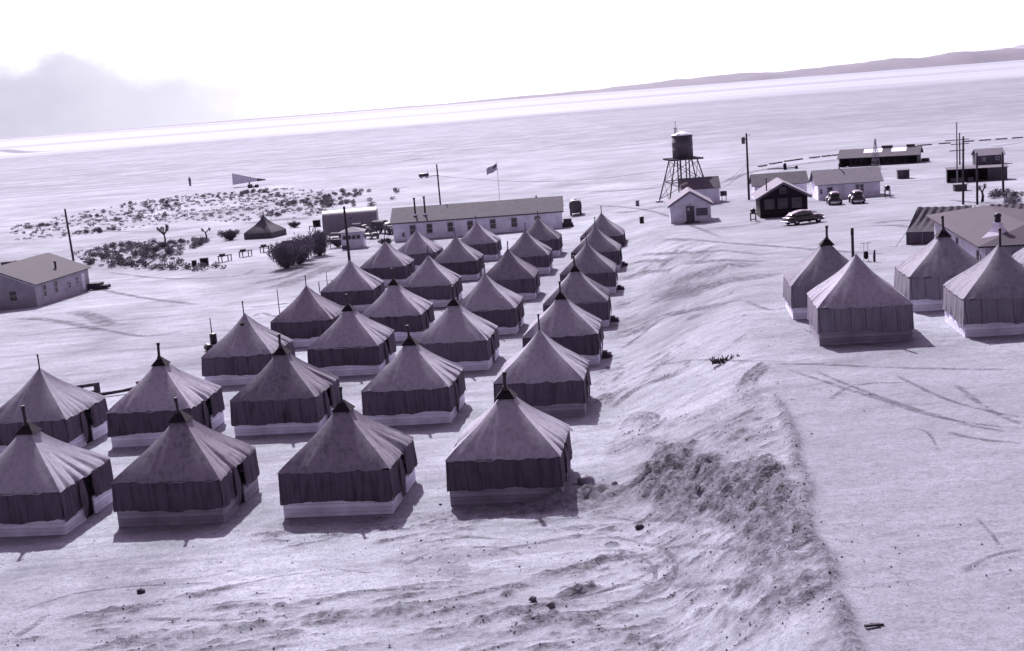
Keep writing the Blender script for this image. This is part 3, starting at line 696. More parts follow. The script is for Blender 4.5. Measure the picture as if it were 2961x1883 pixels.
for (x0, x1) in ((4.4, 7.9), (9.6, 12.4)):
    a = [(x0, W / 2 - .3, 0), (x1, W / 2 - .3, 0), (x1, W / 2 - 1.9, 0), (x0, W / 2 - 1.9, 0)]
    a = [(p[0], p[1], h + k * p[1] + .125) for p in a]
    MB().add(a + [(p[0], p[1], p[2] + .03) for p in a], [(0, 3, 2, 1), (4, 5, 6, 7), (0, 1, 5, 4), (1, 2, 6, 5), (2, 3, 7, 6), (3, 0, 4, 7)]).build('skylight', 'sheet', ro)
for xx, ww in ((8.6, 2.0), (13.0, 1.5)):
    MB().box((xx, W / 2 + .5, h + rise + .2), (ww, 1.0, 0.55)).build('roof_monitor', 'roof_dark', ro)
MB().box((L + 1.0, 4.5, 0.3), (1.4, 1.6, 0.7)).build('side_bin', 'timber', t)

# radio mast: slender pale lattice
t = thing('lattice_mast', 'slender pale lattice mast standing in front of the long dark shed', 'mast', 69.2, 231.0, 0.3)
m_ = MB(); H_ = 5.6
for (sx, sy) in ((1, 1), (1, -1), (-1, 1), (-1, -1)):
    m_.tube([(sx * .62, sy * .62, -.1), (sx * .05, sy * .05, H_)], 0.045, 6)
m_.build('leg', 'timber_lt', t)
m_ = MB()
for i in range(6):
    z0 = i * .85; z1 = z0 + .85; a = .62 * (1 - z0 / H_) + .04; b_ = .62 * (1 - z1 / H_) + .04
    for q in range(4):
        c0, c1 = [((1, 1), (1, -1), (-1, -1), (-1, 1))[(q + n_) % 4] for n_ in (0, 1)]
        m_.tube([(c0[0] * a, c0[1] * a, z0), (c1[0] * b_, c1[1] * b_, z1)], 0.03, 4)
        m_.tube([(c0[0] * a, c0[1] * a, z0), (c1[0] * a, c1[1] * a, z0)], 0.03, 4)
m_.build('lattice', 'timber_lt', t)

# sheds to the far right
def shed(name, label, x, y, L, W, h, rz, wall, roof='roof_dark', bays=0, slope=0.12):
    t = thing(name, label, 'shed', x, y, rz)
    w = MB()
    if bays:
        op = L * 0.68
        w.box((L / 2, W, h / 2 - .15), (L, 0.08, h + .3)); w.box((0.04, W / 2, h / 2 - .15), (0.08, W - .1, h + .3)); w.box((L - .04, W / 2, h / 2 - .15), (0.08, W - .1, h + .3))
        for i in range(bays + 1): w.box((0.06 + i * (op - .1) / bays, 0.06, h / 2 - .15), (0.09, 0.12, h + .3))
        w.build('wall', wall, t)
        MB().box(((op + L) / 2, 0.0, h / 2 - .1), (L - op, 0.07, h + .2)).build('closed_bay', 'rough', t)
        for i in range(3): MB().box((0.9 + i * 1.2, 1.3, 0.3), (0.8, 0.7, 0.6)).build('stored_crate', 'timber_lt', t)
    else:
        w.box((L / 2, W / 2, h / 2 - .15), (L, W, h + .3)); w.build('wall', wall, t)
    r = MB(); a = [(-.15, -.2, h + .01), (L + .15, -.2, h + .01), (L + .15, W + .15, h + .01 + slope), (-.15, W + .15, h + .01 + slope)]
    r.add(a + [(p[0], p[1], p[2] + .09) for p in a], [(0, 3, 2, 1), (4, 5, 6, 7), (0, 1, 5, 4), (1, 2, 6, 5), (2, 3, 7, 6), (3, 0, 4, 7)]); r.build('roof', roof, t)
    return t
t = shed('small_shed', 'small square plank shed alone between the parked cars and the dark sheds', 63.9, 201.5, 1.8, 1.7, 1.35, -0.2, 'rough', 'roof_mid'); door_part(t, 1.2, .7, 1.1, (0, 0, 0, -1), 'timber', False)
shed('open_front_shed', 'long black open fronted shed behind the bare poles', 65.8, 184.5, 8.3, 3.2, 1.9, -0.30, 'darkwood', 'roof_dark', 4, .1)
t, ro = house('plank_hut', 'ribbed plank hut with a pale lean roof beyond the open fronted shed', 83.3, 218.5, 4.4, 4.0, 1.7, .95, 'rough', 'roof_light', rz=-0.15, ov=.25, wins=[('f', 1.1, 1.0, .3, .5), ('f', 3.3, 1.1, .5, .5)])
t = shed('low_bin', 'low grey bin standing just below the open fronted shed', 61.1, 168.5, 1.6, 1.2, .85, -0.15, 'rough', 'roof_mid', slope=.05)

# ridge tents (crash truck tent and its neighbour)
def ridge_tent(name, label, x, y, L, W, he, hr, rz, sl=1.0, seed=1, z=None):
    t = thing(name, label, 'tent', x, y, rz, z=z)
    r = MB()
    for sg in (-1, 1):
        def fn(u, v, sg=sg):
            px = sl * (1 - v) + u * (L - (sl + .2) * (1 - v)); py = W / 2 + sg * (W / 2 + .08) * v
            zz = hr - (hr - he) * v - 0.14 * math.sin(PI * v) - 0.05 * math.sin(PI * u) * (1 - v)
            zz += 0.055 * math.sin(u * 44 + 7 * v + 1.5 * mn.noise((u * 4, v, 2))) * math.sin(PI * min(1, v + .15))
            return (px, py, zz)
        r.grid(fn, 72, 12)
    def end(u, v): # near (left) end slope
        return (sl * (1 - v) - .02, W / 2 + (2 * u - 1) * W / 2 * v, hr - (hr - he) * v)
    r.grid(end, 8, 8)
    def end2(u, v):
        return (L - .2 * (1 - v) + .02, W / 2 + (2 * u - 1) * W / 2 * v, hr - (hr - he) * v)
    r.grid(end2, 8, 8)
    r.build('roof', 'old_canvas', t)
    w = MB()
    pts = [(0, 0), (L, 0), (L, W), (0, W), (0, 0)]
    for (a, b_) in zip(pts[:-1], pts[1:]):
        def fn(u, v, a=a, b_=b_):
            k = 0.03 * math.sin(u * 30 + a[0])
            return (a[0] + (b_[0] - a[0]) * u + k * (b_[1] != a[1]), a[1] + (b_[1] - a[1]) * u + k * (b_[0] != a[0]), he * (1 - v) - .2 * v)
        w.grid(fn, 30, 3)
    w.build('wall', 'wall_canvas', t)
    g = MB()
    for u in (0.0, .25, .5, .75, 1.0):
        g.tube([(u * L, -.02, he), (u * L - (.9 if u == 0 else 0), -1.1, -.1)], 0.025, 4)
    g.tube([(L, W / 2, hr), (L + 2.6, W / 2 - 1.6, -.1)], 0.035, 4); g.tube([(L, 0, he), (L + 1.6, -1.4, -.1)], 0.03, 4)
    g.build('guy_rope', 'timber_lt', t)
    return t
ridge_tent('ridge_tent', 'striped ridge tent with drooping canvas next to the hip roofed latrine', 34.7, 107.4, 5.4, 6.0, 1.12, 2.95, -0.40, .75)
ridge_tent('ridge_tent', 'second ridge tent half hidden behind the latrine roof, guyed toward the scrub', 40.6, 106.2, 5.0, 6.0, 1.1, 2.75, -0.40, .75)

# conical tent far left
t = thing('far_tent', 'lone pyramidal tent pitched low on bare ground beyond the big shrubs', 'tent', -40.0, 209.0, -0.33)
r = MB()
for k in range(4):
    a = k * PI / 2; c_, s_ = math.cos(a), math.sin(a)
    def fn(u, v, c_=c_, s_=s_):
        w_ = 2 * u - 1; e = v; px = 2.6 * e; py = w_ * 2.6 * e
        zz = .95 + 2.75 * (1 - e) * (1 - .22 * math.sin(PI * e)) - .05 * (1 - w_ * w_) * math.sin(PI * e)
        return (px * c_ - py * s_, px * s_ + py * c_, zz)
    r.grid(fn, 10, 10)
r.build('roof', 'old_canvas', t)
MB().box((0, 0, .4), (5.15, 5.15, 1.1)).build('wall', 'old_canvas', t)
MB().tube([(0, 0, 3.5), (0, 0, 4.1)], .05, 6).build('centre_pole', 'pole', t)

# quonset hut
t = thing('quonset_hut', 'long round topped corrugated hut behind the glazed guard hut', 'building', -29.6, 204.0, 0.03)
q = MB(); L = 8.9; Rr = 2.3
def fn(u, v):
    n = 0.012 * math.sin(u * 200)
    a = PI * v; rr = Rr + n
    return (u * L, Rr - rr * math.cos(a), 1.35 + rr * math.sin(a)) if 0.02 < v < .98 else (u * L, Rr - rr * math.cos(a), -.4)
q.grid(fn, 180, 40); q.build('shell', 'galv', t)
for xx in (0.03, L - .03):
    pts = [(Rr - (Rr - .05) * math.cos(PI * i / 16), 1.35 + (Rr - .05) * math.sin(PI * i / 16)) for i in range(17)]
    vs = [(xx, .05, -.4), (xx, 2 * Rr - .05, -.4)] + [(xx, p[0], p[1]) for p in reversed(pts)]
    MB().add(vs + [(v[0] + .04, v[1], v[2]) for v in vs], [tuple(range(len(vs))), tuple(range(2 * len(vs) - 1, len(vs) - 1, -1))]).build('end_wall', 'galv', t)
MB().tube([(4.7, .1, 2.3), (4.7, -.1, 2.35)], .12, 10).build('vent', 'hood', t)

# glazed guard hut
t = thing('guard_hut', 'little white hut with a band of dark windows under a shallow peaked roof', 'building', -23.2, 176.6, -0.02)
MB().box((1.55, 1.3, 1.0), (3.1, 2.6, 2.6)).build('wall', 'cream', t)
MB().box((.55, -.03, .22), (1.1, .05, .62)).build('kick_board', 'roof_grey', t)
for i in range(4): add_window(t, .5 + i * .66, 1.62, .46, .5, (0, 0, 0, -1), mull=False)
for i in range(2): add_window(t, .6 + i * 1.1, 1.62, .6, .5, (3.1, 0, 1, 0), mull=False, pane='pane_grey')
r = MB(); r.add([(-.3, -.3, 2.3), (3.4, -.3, 2.3), (3.4, 2.9, 2.3), (-.3, 2.9, 2.3), (1.55, 1.3, 3.0), (-.3, -.3, 2.36), (3.4, -.3, 2.36), (3.4, 2.9, 2.36), (-.3, 2.9, 2.36)],
    [(5, 6, 4), (6, 7, 4), (7, 8, 4), (8, 5, 4), (3, 2, 1, 0), (0, 1, 6, 5), (1, 2, 7, 6), (2, 3, 8, 7), (3, 0, 5, 8)]); r.build('roof', 'roof_light', t)

# ------------------------------------------------------------------ water tower
t = thing('water_tower', 'dark cylindrical water tank on a tall braced timber tower', 'water tower', 28.05, 192.0, 0.1)
zg = t.location.z; zp = 5.75 - zg
k = MB(); k.lathe([(1.57, zp + .35), (1.57, zp + 1.5), (1.6, zp + 1.52), (1.6, zp + 1.6), (1.57, zp + 1.62), (1.57, zp + 2.6), (1.6, zp + 2.62), (1.6, zp + 2.7), (1.57, zp + 2.72), (1.57, zp + 3.75)], (0, 0, 0), 36)
tk = k.build('tank', 'tin', t)
MB().lathe([(1.68, zp + 3.76), (1.62, zp + 3.86), (0.1, zp + 4.35)], (0, 0, 0), 36).build('tank_roof', 'flashing', tk)
k = MB(); zt = zp + 3.9
for sx, sy in ((-.25, -.2), (.25, -.2), (0, .25)): k.tube([(-.95 + sx, sy, zt), (-.95 + sx * .5, sy * .5, zt + 1.0)], .04, 6)
k.box((-.95, 0, zt + 1.03), (.62, .5, .06)); k.tube([(-.95, 0, zt + .3), (-.95, 0, zt + 1.9)], .035, 6); k.lathe([(.03, -.1), (.11, 0), (.03, .1)], (-.95, 0, zt + 1.9), 8)
k.build('lamp_stand', 'pipe', tk)
k = MB()
for i in range(7): k.box((0, -1.8 + i * .6, zp + .2), (5.0, .22, .24))
k.box((0, -2.4, zp + .22), (5.1, .14, .26)); k.box((0, 2.4, zp + .22), (5.1, .14, .26))
k.build('platform', 'timber', t)
def legp(i, j, f):   # grid of legs, f 0 at ground .. 1 at platform
    s = 3.3 * (1 - f) + 1.75 * f
    return (i * s, j * s, zp * f + .05)
for (i, j) in ((-1, -1), (1, -1), (1, 1), (-1, 1), (-.33, -1), (.33, -1), (-.33, 1), (.33, 1)):
    o = MB().tube([legp(i, j, -.02) if abs(i) == 1 else (i * 2.0, j * 1.0, -.2), legp(i, j, 1) if abs(i) == 1 else (i * 2.0, j * 1.0, zp)], .1, 8).build('leg', 'timber', t)
k = MB(); C4 = [(-1, -1), (1, -1), (1, 1), (-1, 1)]
for q in range(4):
    a, b_ = C4[q], C4[(q + 1) % 4]
    for (f0, f1) in ((.05, .48), (.5, .97)):
        k.tube([legp(*a, f0), legp(*b_, f1)], .045, 5); k.tube([legp(*b_, f0), legp(*a, f1)], .045, 5)
    for f in (.49,): k.tube([legp(*a, f), legp(*b_, f)], .07, 6)
k.build('brace', 'timber', t)
k = MB()
for xx in (-1.45, -1.05): k.tube([(xx, -2.3, 0), (xx, -2.0, zp + .2)], .035, 5)
for i in range(18): k.tube([(-1.45, -2.3 + .3 * i / 18, .3 + i * zp / 18), (-1.05, -2.3 + .3 * i / 18, .3 + i * zp / 18)], .025, 4)
k.build('ladder', 'timber', t)
for (i, j) in C4:
    p = legp(i, j, 0); MB().box((p[0], p[1], .02), (1.1, .6, .3)).build('footing', 'trim', t)

# ------------------------------------------------------------------ poles and wires
def pole(label, x, y, top, r=0.14, bars=(), extra=None, name='utility_pole', lean=0.0, m='pole', rz=0.0):
    t = thing(name, label, 'pole', x, y, rz); h = top - t.location.z
    MB().tube([(0, 0, -.3), (lean * .5, 0, h * .5), (lean, 0, h)], [r, r * .9, r * .75], 10).build('shaft', m, t)
    for (bz, bl) in bars:
        MB().box((0, -.12, h - bz), (bl, .1, .13)).build('crossarm', m, t)
    if extra == 'can':
        c = MB().lathe([(.24, -.5), (.27, -.45), (.27, .4), (.2, .5)], (-.48, 0, h - 1.0), 12).build('transformer', 'tin', t)
        MB().box((-.2, 0, h - .9), (.35, .1, .1)).build('bracket', 'pole', t)
        MB().tube([(.3, 0, h - .35), (.5, 0, h - .25)], .06, 6).build('lamp', 'pole', t)
    return t
pole('bare tilting pole rising behind the pale hall near the scrub', -55.6, 160.5, 7.5, .15, lean=-.25)
pole('thick black pole rising directly behind a tent peak in the fifth row', -15.0, 118.6, 8.2, .15)
pole('tall bare pole rising behind the long mess hall roof', -9.4, 190.5, 8.1, .14, lean=-.1)
pole('tall pole carrying a transformer can between the water tower and dark hut', 36.3, 184.0, 9.4, .17, extra='can')
pole('pale slender pole with two crossarms in front of the open fronted shed', 65.1, 178.5, 8.9, .11, bars=((2.5, 3.4), (4.0, 2.2)), m='timber_lt')
pole('black pole with no crossarm beside the pale crossarm pole', 54.5, 147.6, 8.6, .14, lean=.1)
pole('short black pole rising behind the latrine roof', 55.5, 145.8, 6.7, .14)
pole('black leaning pole in front of the plank hut, alone at the scrub edge', 62.6, 155.8, 5.8, .15, lean=-.12)
pole('far pole with a crossarm standing behind the plank hut', 82.2, 224.0, 4.9, .13, bars=((2.0, 3.3),))
pole('thin marker pole beside two oil drums at the camp edge', -25.0, 102.6, 1.05, .05, name='marker_pole')
pole('thin marker pole standing off the fourth row of tents', -21.75, 116.3, 1.15, .045, name='marker_pole')
pole('tallest thin post of the short stake line near the fifth row', -19.6, 134.1, .1, .045, name='marker_pole')
for i, (x, y, h) in enumerate(((-19.95, 130.5, 1.1), (-20.5, 127.0, .7), (-18.9, 132.6, .9))):
    o = MB().tube([(0, 0, -.2), (0, 0, h)], .05, 6).build('stake', 'pole'); o.location = (x, y, gz(x, y))
    tag(o, ['taller stake in the line beside the fifth row tents', 'shortest stake at the near end of the stake line', 'stake next to the tallest thin post'][i], 'stake', 'stakes in a line')
pole('thin post beside the large shrub clump and guard hut', -25.0, 171.5, -.35, .05, name='marker_pole')
def wire(name, label, p, q, sag, r=0.018):
    pts = [Vector(p).lerp(Vector(q), i / 14) - Vector((0, 0, sag * math.sin(PI * i / 14))) for i in range(15)]
    o = MB().tube(pts, r, 5).build(name, 'wire'); tag(o, label, 'wire', 'overhead wires')
wire('overhead_wire', 'upper wire from the transformer pole to the hut by the water tower', (36.2, 184, 4.9), (32.0, 186.5, 1.9), .35)
wire('overhead_wire', 'lower wire from the transformer pole to the same hut', (36.2, 184, 4.6), (32.0, 185, 1.4), .5)
wire('overhead_wire', 'wire from the transformer pole toward the dashed strips', (36.2, 184, 4.9), (46, 215, 3.0), .4)
wire('overhead_wire', 'wire drooping along beyond the mess hall roof', (-9.4, 190.6, 6.3), (24.5, 197, 4.0), 1.2)

# flag
t = thing('flagpole', 'thin white flagpole with the stars and stripes behind the mess hall', 'flag', -0.4, 195.0, 0)
h = 7.5 - t.location.z
MB().tube([(0, 0, -.2), (0, 0, h)], .05, 8, r2=.035).lathe([(.02, -.06), (.08, 0), (.02, .06)], (0, 0, h + .05), 8).build('pole', 'trim', t)
fm = NT('flag_cloth'); tc = fm.new('ShaderNodeTexCoord').outputs['UV']; sp = fm.new('ShaderNodeSeparateXYZ'); fm.link(tc, sp.inputs[0])
st = fm.math('MODULO', fm.math('FLOOR', fm.math('MULTIPLY', sp.outputs[1], 12.999)), 2.0)
stars = fm.new('ShaderNodeTexVoronoi'); stars.inputs['Scale'].default_value = 1.0; stars.inputs['Randomness'].default_value = 0.0
fm.link(fm.mapping(tc, (20, 11.14, 1)), stars.inputs['Vector'])
star = fm.math('LESS_THAN', stars.outputs['Distance'], 0.22)
cant = fm.math('MULTIPLY', fm.math('LESS_THAN', sp.outputs[0], 0.4), fm.math('GREATER_THAN', sp.outputs[1], 6 / 13))
c = fm.mix(st, rgb(.11), rgb(.5)); c = fm.mix(cant, c, fm.mix(star, rgb(.055), rgb(.45)))
fm.link(c, fm.b.inputs['Base Color'])
def ff(u, v):
    return (-.06 - 1.62 * u, .12 * math.sin(u * 7) * u - .5 * u, h - .25 - 1.0 * (1 - v) - .62 * u ** 0.9 * (1 if v < .99 else 1.0) + .05 * math.sin(u * 9 + 1))
fl = MB(); fl.grid(ff, 24, 13); fo = fl.build('flag_cloth', fm.m, t)
uv = fo.data.uv_layers.new(name='UVMap')
for lp in fo.data.loops:
    i = lp.vertex_index; uv.data[lp.index].uv = ((i % 25) / 24, (i // 25) / 13)

# ------------------------------------------------------------------ vehicles
def wheel(par, x, y, r=.36, w=.2):
    k = MB().lathe([(r * .7, -w / 2), (r * .95, -w / 2), (r, -w / 3), (r, w / 3), (r * .95, w / 2), (r * .7, w / 2)], (0, 0, 0), 20, 'Y').build('wheel', 'rubber', par)
    k.location = (x, y, r)
    MB().lathe([(r * .62, -w / 2 - .015), (r * .62, w / 2 + .015)], (0, 0, 0), 16, 'Y').build('hubcap', 'chrome', k)
def loft(mb, secs, smooth=True):
    n = len(secs[0]); vs = [p for s_ in secs for p in s_]
    fs = [(i * n + k, (i + 1) * n + k, (i + 1) * n + (k + 1) % n, i * n + (k + 1) % n) for i in range(len(secs) - 1) for k in range(n)]
    fs += [tuple(range(n)), tuple((len(secs) - 1) * n + k for k in range(n))[::-1]]
    mb.add(vs, fs, smooth)
def ringsec(x, hw, z0, z1, p=3.0, n=20):
    cz, hz = (z0 + z1) / 2, (z1 - z0) / 2; out = []
    for k in range(n):
        a = 2 * PI * k / n; c_, s_ = math.cos(a), math.sin(a)
        out.append((x, hw * math.copysign(abs(c_) ** (2 / p), c_), cz + hz * math.copysign(abs(s_) ** (2 / p), s_)))
    return out
def car(label, x, y, rz, style='fastback', paint='paint_black'):
    t = thing('parked_car', label, 'car', x, y, rz, 'cars parked by the huts')
    b = MB()
    if style == 'fastback':
        st = [(-2.5, .55, .42, .72), (-2.35, .8, .34, .92), (-1.8, .92, .28, 1.02), (-1, .95, .26, 1.05), (0, .95, .26, 1.04), (.9, .93, .26, 1.06), (1.6, .88, .28, 1.06), (2.15, .8, .32, .98), (2.4, .62, .4, .84)]
        cab = [(-2.25, .40, .8, .98), (-1.7, .62, .85, 1.28), (-1.0, .72, .85, 1.52), (-.3, .75, .85, 1.62), (.3, .74, .85, 1.58), (.75, .7, .85, 1.38), (1.05, .66, .9, 1.1)]
        side = (-1.35, .62, 1.1, 1.45); ws = (.55, .95)
    else:
        st = [(-2.1, .5, .45, .85), (-1.95, .72, .38, 1.05), (-1.4, .8, .32, 1.15), (-.6, .82, .3, 1.15), (.3, .8, .3, 1.12), (1.0, .7, .35, 1.1), (1.7, .6, .4, 1.05), (2.0, .5, .45, .95)]
        cab = [(-1.95, .5, .9, 1.25), (-1.7, .62, .9, 1.55), (-1.2, .68, .9, 1.72), (-.4, .69, .9, 1.76), (.25, .67, .9, 1.72), (.5, .64, .95, 1.45), (.62, .6, .95, 1.15)]
        side = (-1.5, .2, 1.2, 1.55); ws = (.35, .6)
    loft(b, [ringsec(*s_, p=3.2) for s_ in st]); body = b.build('body', paint, t)
    for (fx, fr) in ((1.5, .55), (-1.45, .5)):
        f = MB()
        for sg in (-1, 1):
            loft(f, [ringsec(fx + dx, .18 + 0 * dx, .3, .3 + hh, 2.4, 12) for dx, hh in ((-.75, .15), (-.5, .5), (0, .62), (.5, .5), (.75, .12))])
            n0 = len(f.v) - 60
            for q_ in range(n0, len(f.v)):
                vx_, vy_, vz_ = f.v[q_]; f.v[q_] = (vx_, vy_ + sg * (.74 if style == 'fastback' else .72), vz_)
        f.build('fender', paint, body)
    cb = MB(); loft(cb, [ringsec(*s_, p=2.7) for s_ in cab]); cbo = cb.build('cabin', paint, t)
    sx0, sx1, z0, z1 = side
    for sg in (-1, 1):
        for (a0, a1) in ((sx0, (sx0 + sx1) / 2 - .05), ((sx0 + sx1) / 2 + .05, sx1)):
            yw = .735 if style == 'fastback' else .685
            MB().box(((a0 + a1) / 2, sg * (yw - .03), (z0 + z1) / 2), (a1 - a0, .08, z1 - z0)).build('side_window', 'glass', cbo)
    g = MB().box((0, 0, 0), (.06, 1.05, .34)).build('windscreen', 'glass', cbo); g.location = (ws[0] + .17, 0, 1.36 if style == 'fastback' else 1.45); g.rotation_euler = (0, -.6, 0)
    g = MB().box((0, 0, 0), (.06, .8, .26)).build('rear_window', 'glass', cbo); g.location = (-1.62 if style == 'fastback' else -1.76, 0, 1.3 if style == 'fastback' else 1.42); g.rotation_euler = (0, .95 if style == 'fastback' else .35, 0)
    e0 = st[0][0] - .08; e1 = st[-1][0] + .1; hb = st[1][1] + .12
    for ex in (e0, e1):
        k = MB(); k.tube([(ex + (.18 if ex < 0 else -.18), -hb, .48), (ex, -hb * .7, .48), (ex, hb * .7, .48), (ex + (.18 if ex < 0 else -.18), hb, .48)], .065, 8); k.build('bumper', 'chrome', t)
    for sg in (-1, 1):
        MB().lathe([(.04, .1), (.12, .06), (.13, 0), (.06, -.1)], (st[-1][0] - .1, sg * (.6 if style == 'fastback' else .5), .82), 12, 'X').build('headlight', 'chrome', t)
        MB().box((st[0][0] + .12, sg * .62, .78), (.1, .1, .12)).build('tail_light', 'pane_grey', t)
    for fx in (1.5, -1.45):
        for sg in (-1, 1): wheel(t, fx, sg * (.78 if style == 'fastback' else .7))
    return t
car('black fastback car with shining roof parked before the dark gabled hut', 33.45, 139.4, 0.42)
car('boxy black car seen from behind, parked by the small square window of the long hut', 43.6, 164.4, PI / 2 - 0.16, 'box')
car('boxy dark car with a brighter roof, second of the pair by the long hut', 46.3, 163.4, PI / 2 - 0.15, 'box', 'paint_dark')

def truck(label, x, y, rz, L=4.6, canvas='olive', scale=1.0, name='cargo_truck'):
    t = thing(name, label, 'truck', x, y, rz); t.scale = (scale,) * 3
    MB().box((L / 2, 0, .75), (L + .1, .9, .18)).build('chassis', 'black', t)
    b = MB(); b.box((L * .3, 0, 1.05), (L * .6, 1.95, .45)); b.build('cargo_bed', 'olive', t, .03)
    c_ = MB(); c_.grid(lambda u, v: (u * L * .6, -.98 * math.cos(PI * v), 1.3 + 1.1 * abs(math.sin(PI * v)) ** .55), 10, 16)
    c_.box((.01, 0, 1.75), (.04, 1.8, .95)); c_.box((L * .6 - .01, 0, 1.75), (.04, 1.8, .95)); c_.build('canvas_cover', canvas, t)
    k = MB(); k.box((L * .7, 0, 1.35), (1.0, 1.8, 1.15)); cab = k.build('cab', 'olive', t, .08)
    MB().box((L * .7 + .51, 0, 1.65), (.03, 1.5, .38)).build('windscreen', 'glass', cab)
    for sg in (-1, 1): MB().box((L * .7, sg * .91, 1.6), (.6, .03, .4)).build('side_window', 'glass', cab)
    MB().box((L * .9, 0, 1.1), (1.0, 1.0, .65)).build('bonnet', 'olive', t, .08)
    for sg in (-1, 1):
        MB().box((L * .9, sg * .75, .98), (.95, .42, .1)).build('fender', 'olive', t, .03)
        for xx in (.7, L * .9): wheel(t, xx, sg * .85, .42, .26)
        MB().lathe([(.1, 0), (.1, .06)], (L * .9 + .5, sg * .55, 1.15), 10, 'X').build('headlight', 'chrome', t)
    MB().box((L * .9 + .62, 0, .7), (.1, 1.9, .18)).build('bumper', 'olive', t)
    return t
truck('largest canvas covered truck parked between the round topped hut and mess hall', -20.6, 198.2, -.5, 4.2, 'rough', .86)
truck('smaller truck with pale cover parked hard against the round topped hut', -24.2, 200.5, -.35, 3.6, 'old_canvas', .72)
truck('dark truck just showing at the end of the mess hall', -18.3, 196.0, -1.2, 3.8, 'olive', .75)
def jeep(label, x, y, rz, top=True, s=.85):
    t = thing('jeep', label, 'jeep', x, y, rz, 'jeeps by the guard hut'); t.scale = (s,) * 3
    MB().box((0, 0, .7), (3.2, 1.5, .5)).build('body', 'olive', t, .06)
    MB().box((.95, 0, 1.02), (1.2, 1.15, .22)).build('bonnet', 'olive', t, .06)
    g = MB().box((0, 0, 0), (.05, 1.3, .5)).build('windscreen', 'glass', t); g.location = (.35, 0, 1.35); g.rotation_euler = (0, -.15, 0)
    if top:
        MB().grid(lambda u, v: (-1.5 + 1.85 * u, -.75 * math.cos(PI * v), 1.3 + .55 * abs(math.sin(PI * v)) ** .4), 6, 12).build('canvas_top', 'old_canvas', t)
    for xx in (1.05, -1.05):
        for sg in (-1, 1): wheel(t, xx, sg * .68, .36, .2)
    return t
jeep('jeep with pale canvas top standing behind the glazed guard hut', -25.0, 187.5, -.3)
jeep('open jeep on the track between guard hut and mess hall', -20.3, 189.5, -.9, False)
# water tanker trailer seen from behind
t = thing('tanker_trailer', 'squat round backed tanker parked past the end of the mess hall', 'tanker', 11.5, 198.3, PI / 2 - .05)
k = MB(); loft(k, [ringsec(xx, 1.0 * s_, 1.45 - 1.0 * s_, 1.45 + 1.0 * s_, 2.8, 24) for xx, s_ in ((-1.3, .9), (-1.22, .98), (-1.1, 1), (2.6, 1), (2.75, .96), (2.8, .85))]); tk = k.build('tank', 'tin', t)
MB().lathe([(.3, 0), (.3, .18), (.1, .22)], (.6, 0, 2.42), 12).build('hatch', 'flashing', tk)
MB().box((.7, 0, .5), (4.2, .8, .16)).build('chassis', 'black', t)
for sg in (-1, 1):
    for xx in (-.6, 2.0): wheel(t, xx, sg * .78, .4, .28)
MB().box((-1.38, 0, .55), (.1, 1.5, .22)).build('bumper', 'pane_grey', t)
# tank on the lakebed
t = thing('lake_tank', 'dark oblong tank with a long tow bar on the dry lakebed', 'tank', -21.3, 352.0, .02)
k = MB(); loft(k, [ringsec(xx, .7 * s_, .75 - .5 * s_, .75 + .5 * s_, 3, 16) for xx, s_ in ((-1.5, .85), (-1.4, 1), (1.2, 1), (1.3, .85))]); k.build('hull', 'olive', t)
MB().box((2.4, 0, .35), (3.6, .5, .2)).build('tow_bar', 'olive', t); MB().tube([(.9, 0, 1.2), (1.1, 0, 2.1)], .05, 6).build('hose_mast', 'olive', t)
for xx in (-.8, .7):
    for sg in (-1, 1): wheel(t, xx, sg * .65, .35, .25)

# wind tetrahedron
t = thing('wind_tetrahedron', 'pale fabric wind tetrahedron edged with dark lamps on the far flat', 'wind indicator', -77.0, 385.0, -.02)
zz = t.location.z
A = [(-4.7, -.9, .9), (-4.7, .9, .9), (-4.7, 0, 4.3), (4.7, 0, 1.6)]
MB().add(A, [(0, 1, 2), (0, 2, 3), (1, 3, 2), (0, 3, 1)]).build('fabric_body', 'tetra', t)
MB().add([(2.6, -.22, 1.35), (2.6, .22, 1.35), (2.6, 0, 2.25), (5.3, 0, 1.45), (5.3, 0, 1.75)], [(0, 1, 2), (0, 2, 4, 3), (1, 3, 4, 2), (0, 3, 1)]).build('nose', 'rough', t)
k = MB()
for (a, b_, n) in ((2, 3, 12), (0, 2, 6), (0, 3, 12)):
    for i in range(n):
        p = Vector(A[a]).lerp(Vector(A[b_]), i / n); k.lathe([(.06, -.09), (.14, 0), (.06, .09)], (p.x, p.y - .12, p.z), 8)
k.build('lamp', 'black', t)
MB().tube([(.2, 0, -.2), (.2, 0, 1.4)], .2, 8).build('pivot', 'timber', t)
t = thing('low_bunker', 'pair of small dark boxes joined by a pale bar below the tetrahedron', 'bunker', -73.8, 375.5, 0)
MB().box((-1.0, 0, .55), (1.3, 1.2, 1.1)).box((1.0, 0, .45), (1.0, 1.2, .9)).build('box', 'rough', t, .1); MB().box((0.08, 0, .35), (.84, .9, .5)).build('bar', 'trim', t)
o = MB().tube([(0, 0, 0), (0, 0, 1.7)], [.3, .45, ], 6).lathe([(.35, 1.5), (.5, 2.0), (.2, 2.9)], (0, 0, 0), 7).build('desert_bush', 'leaf2'); o.location = (-103, 418, gz(-103, 418))
tag(o, 'solitary pale upright bush far out toward the lake', 'bush')

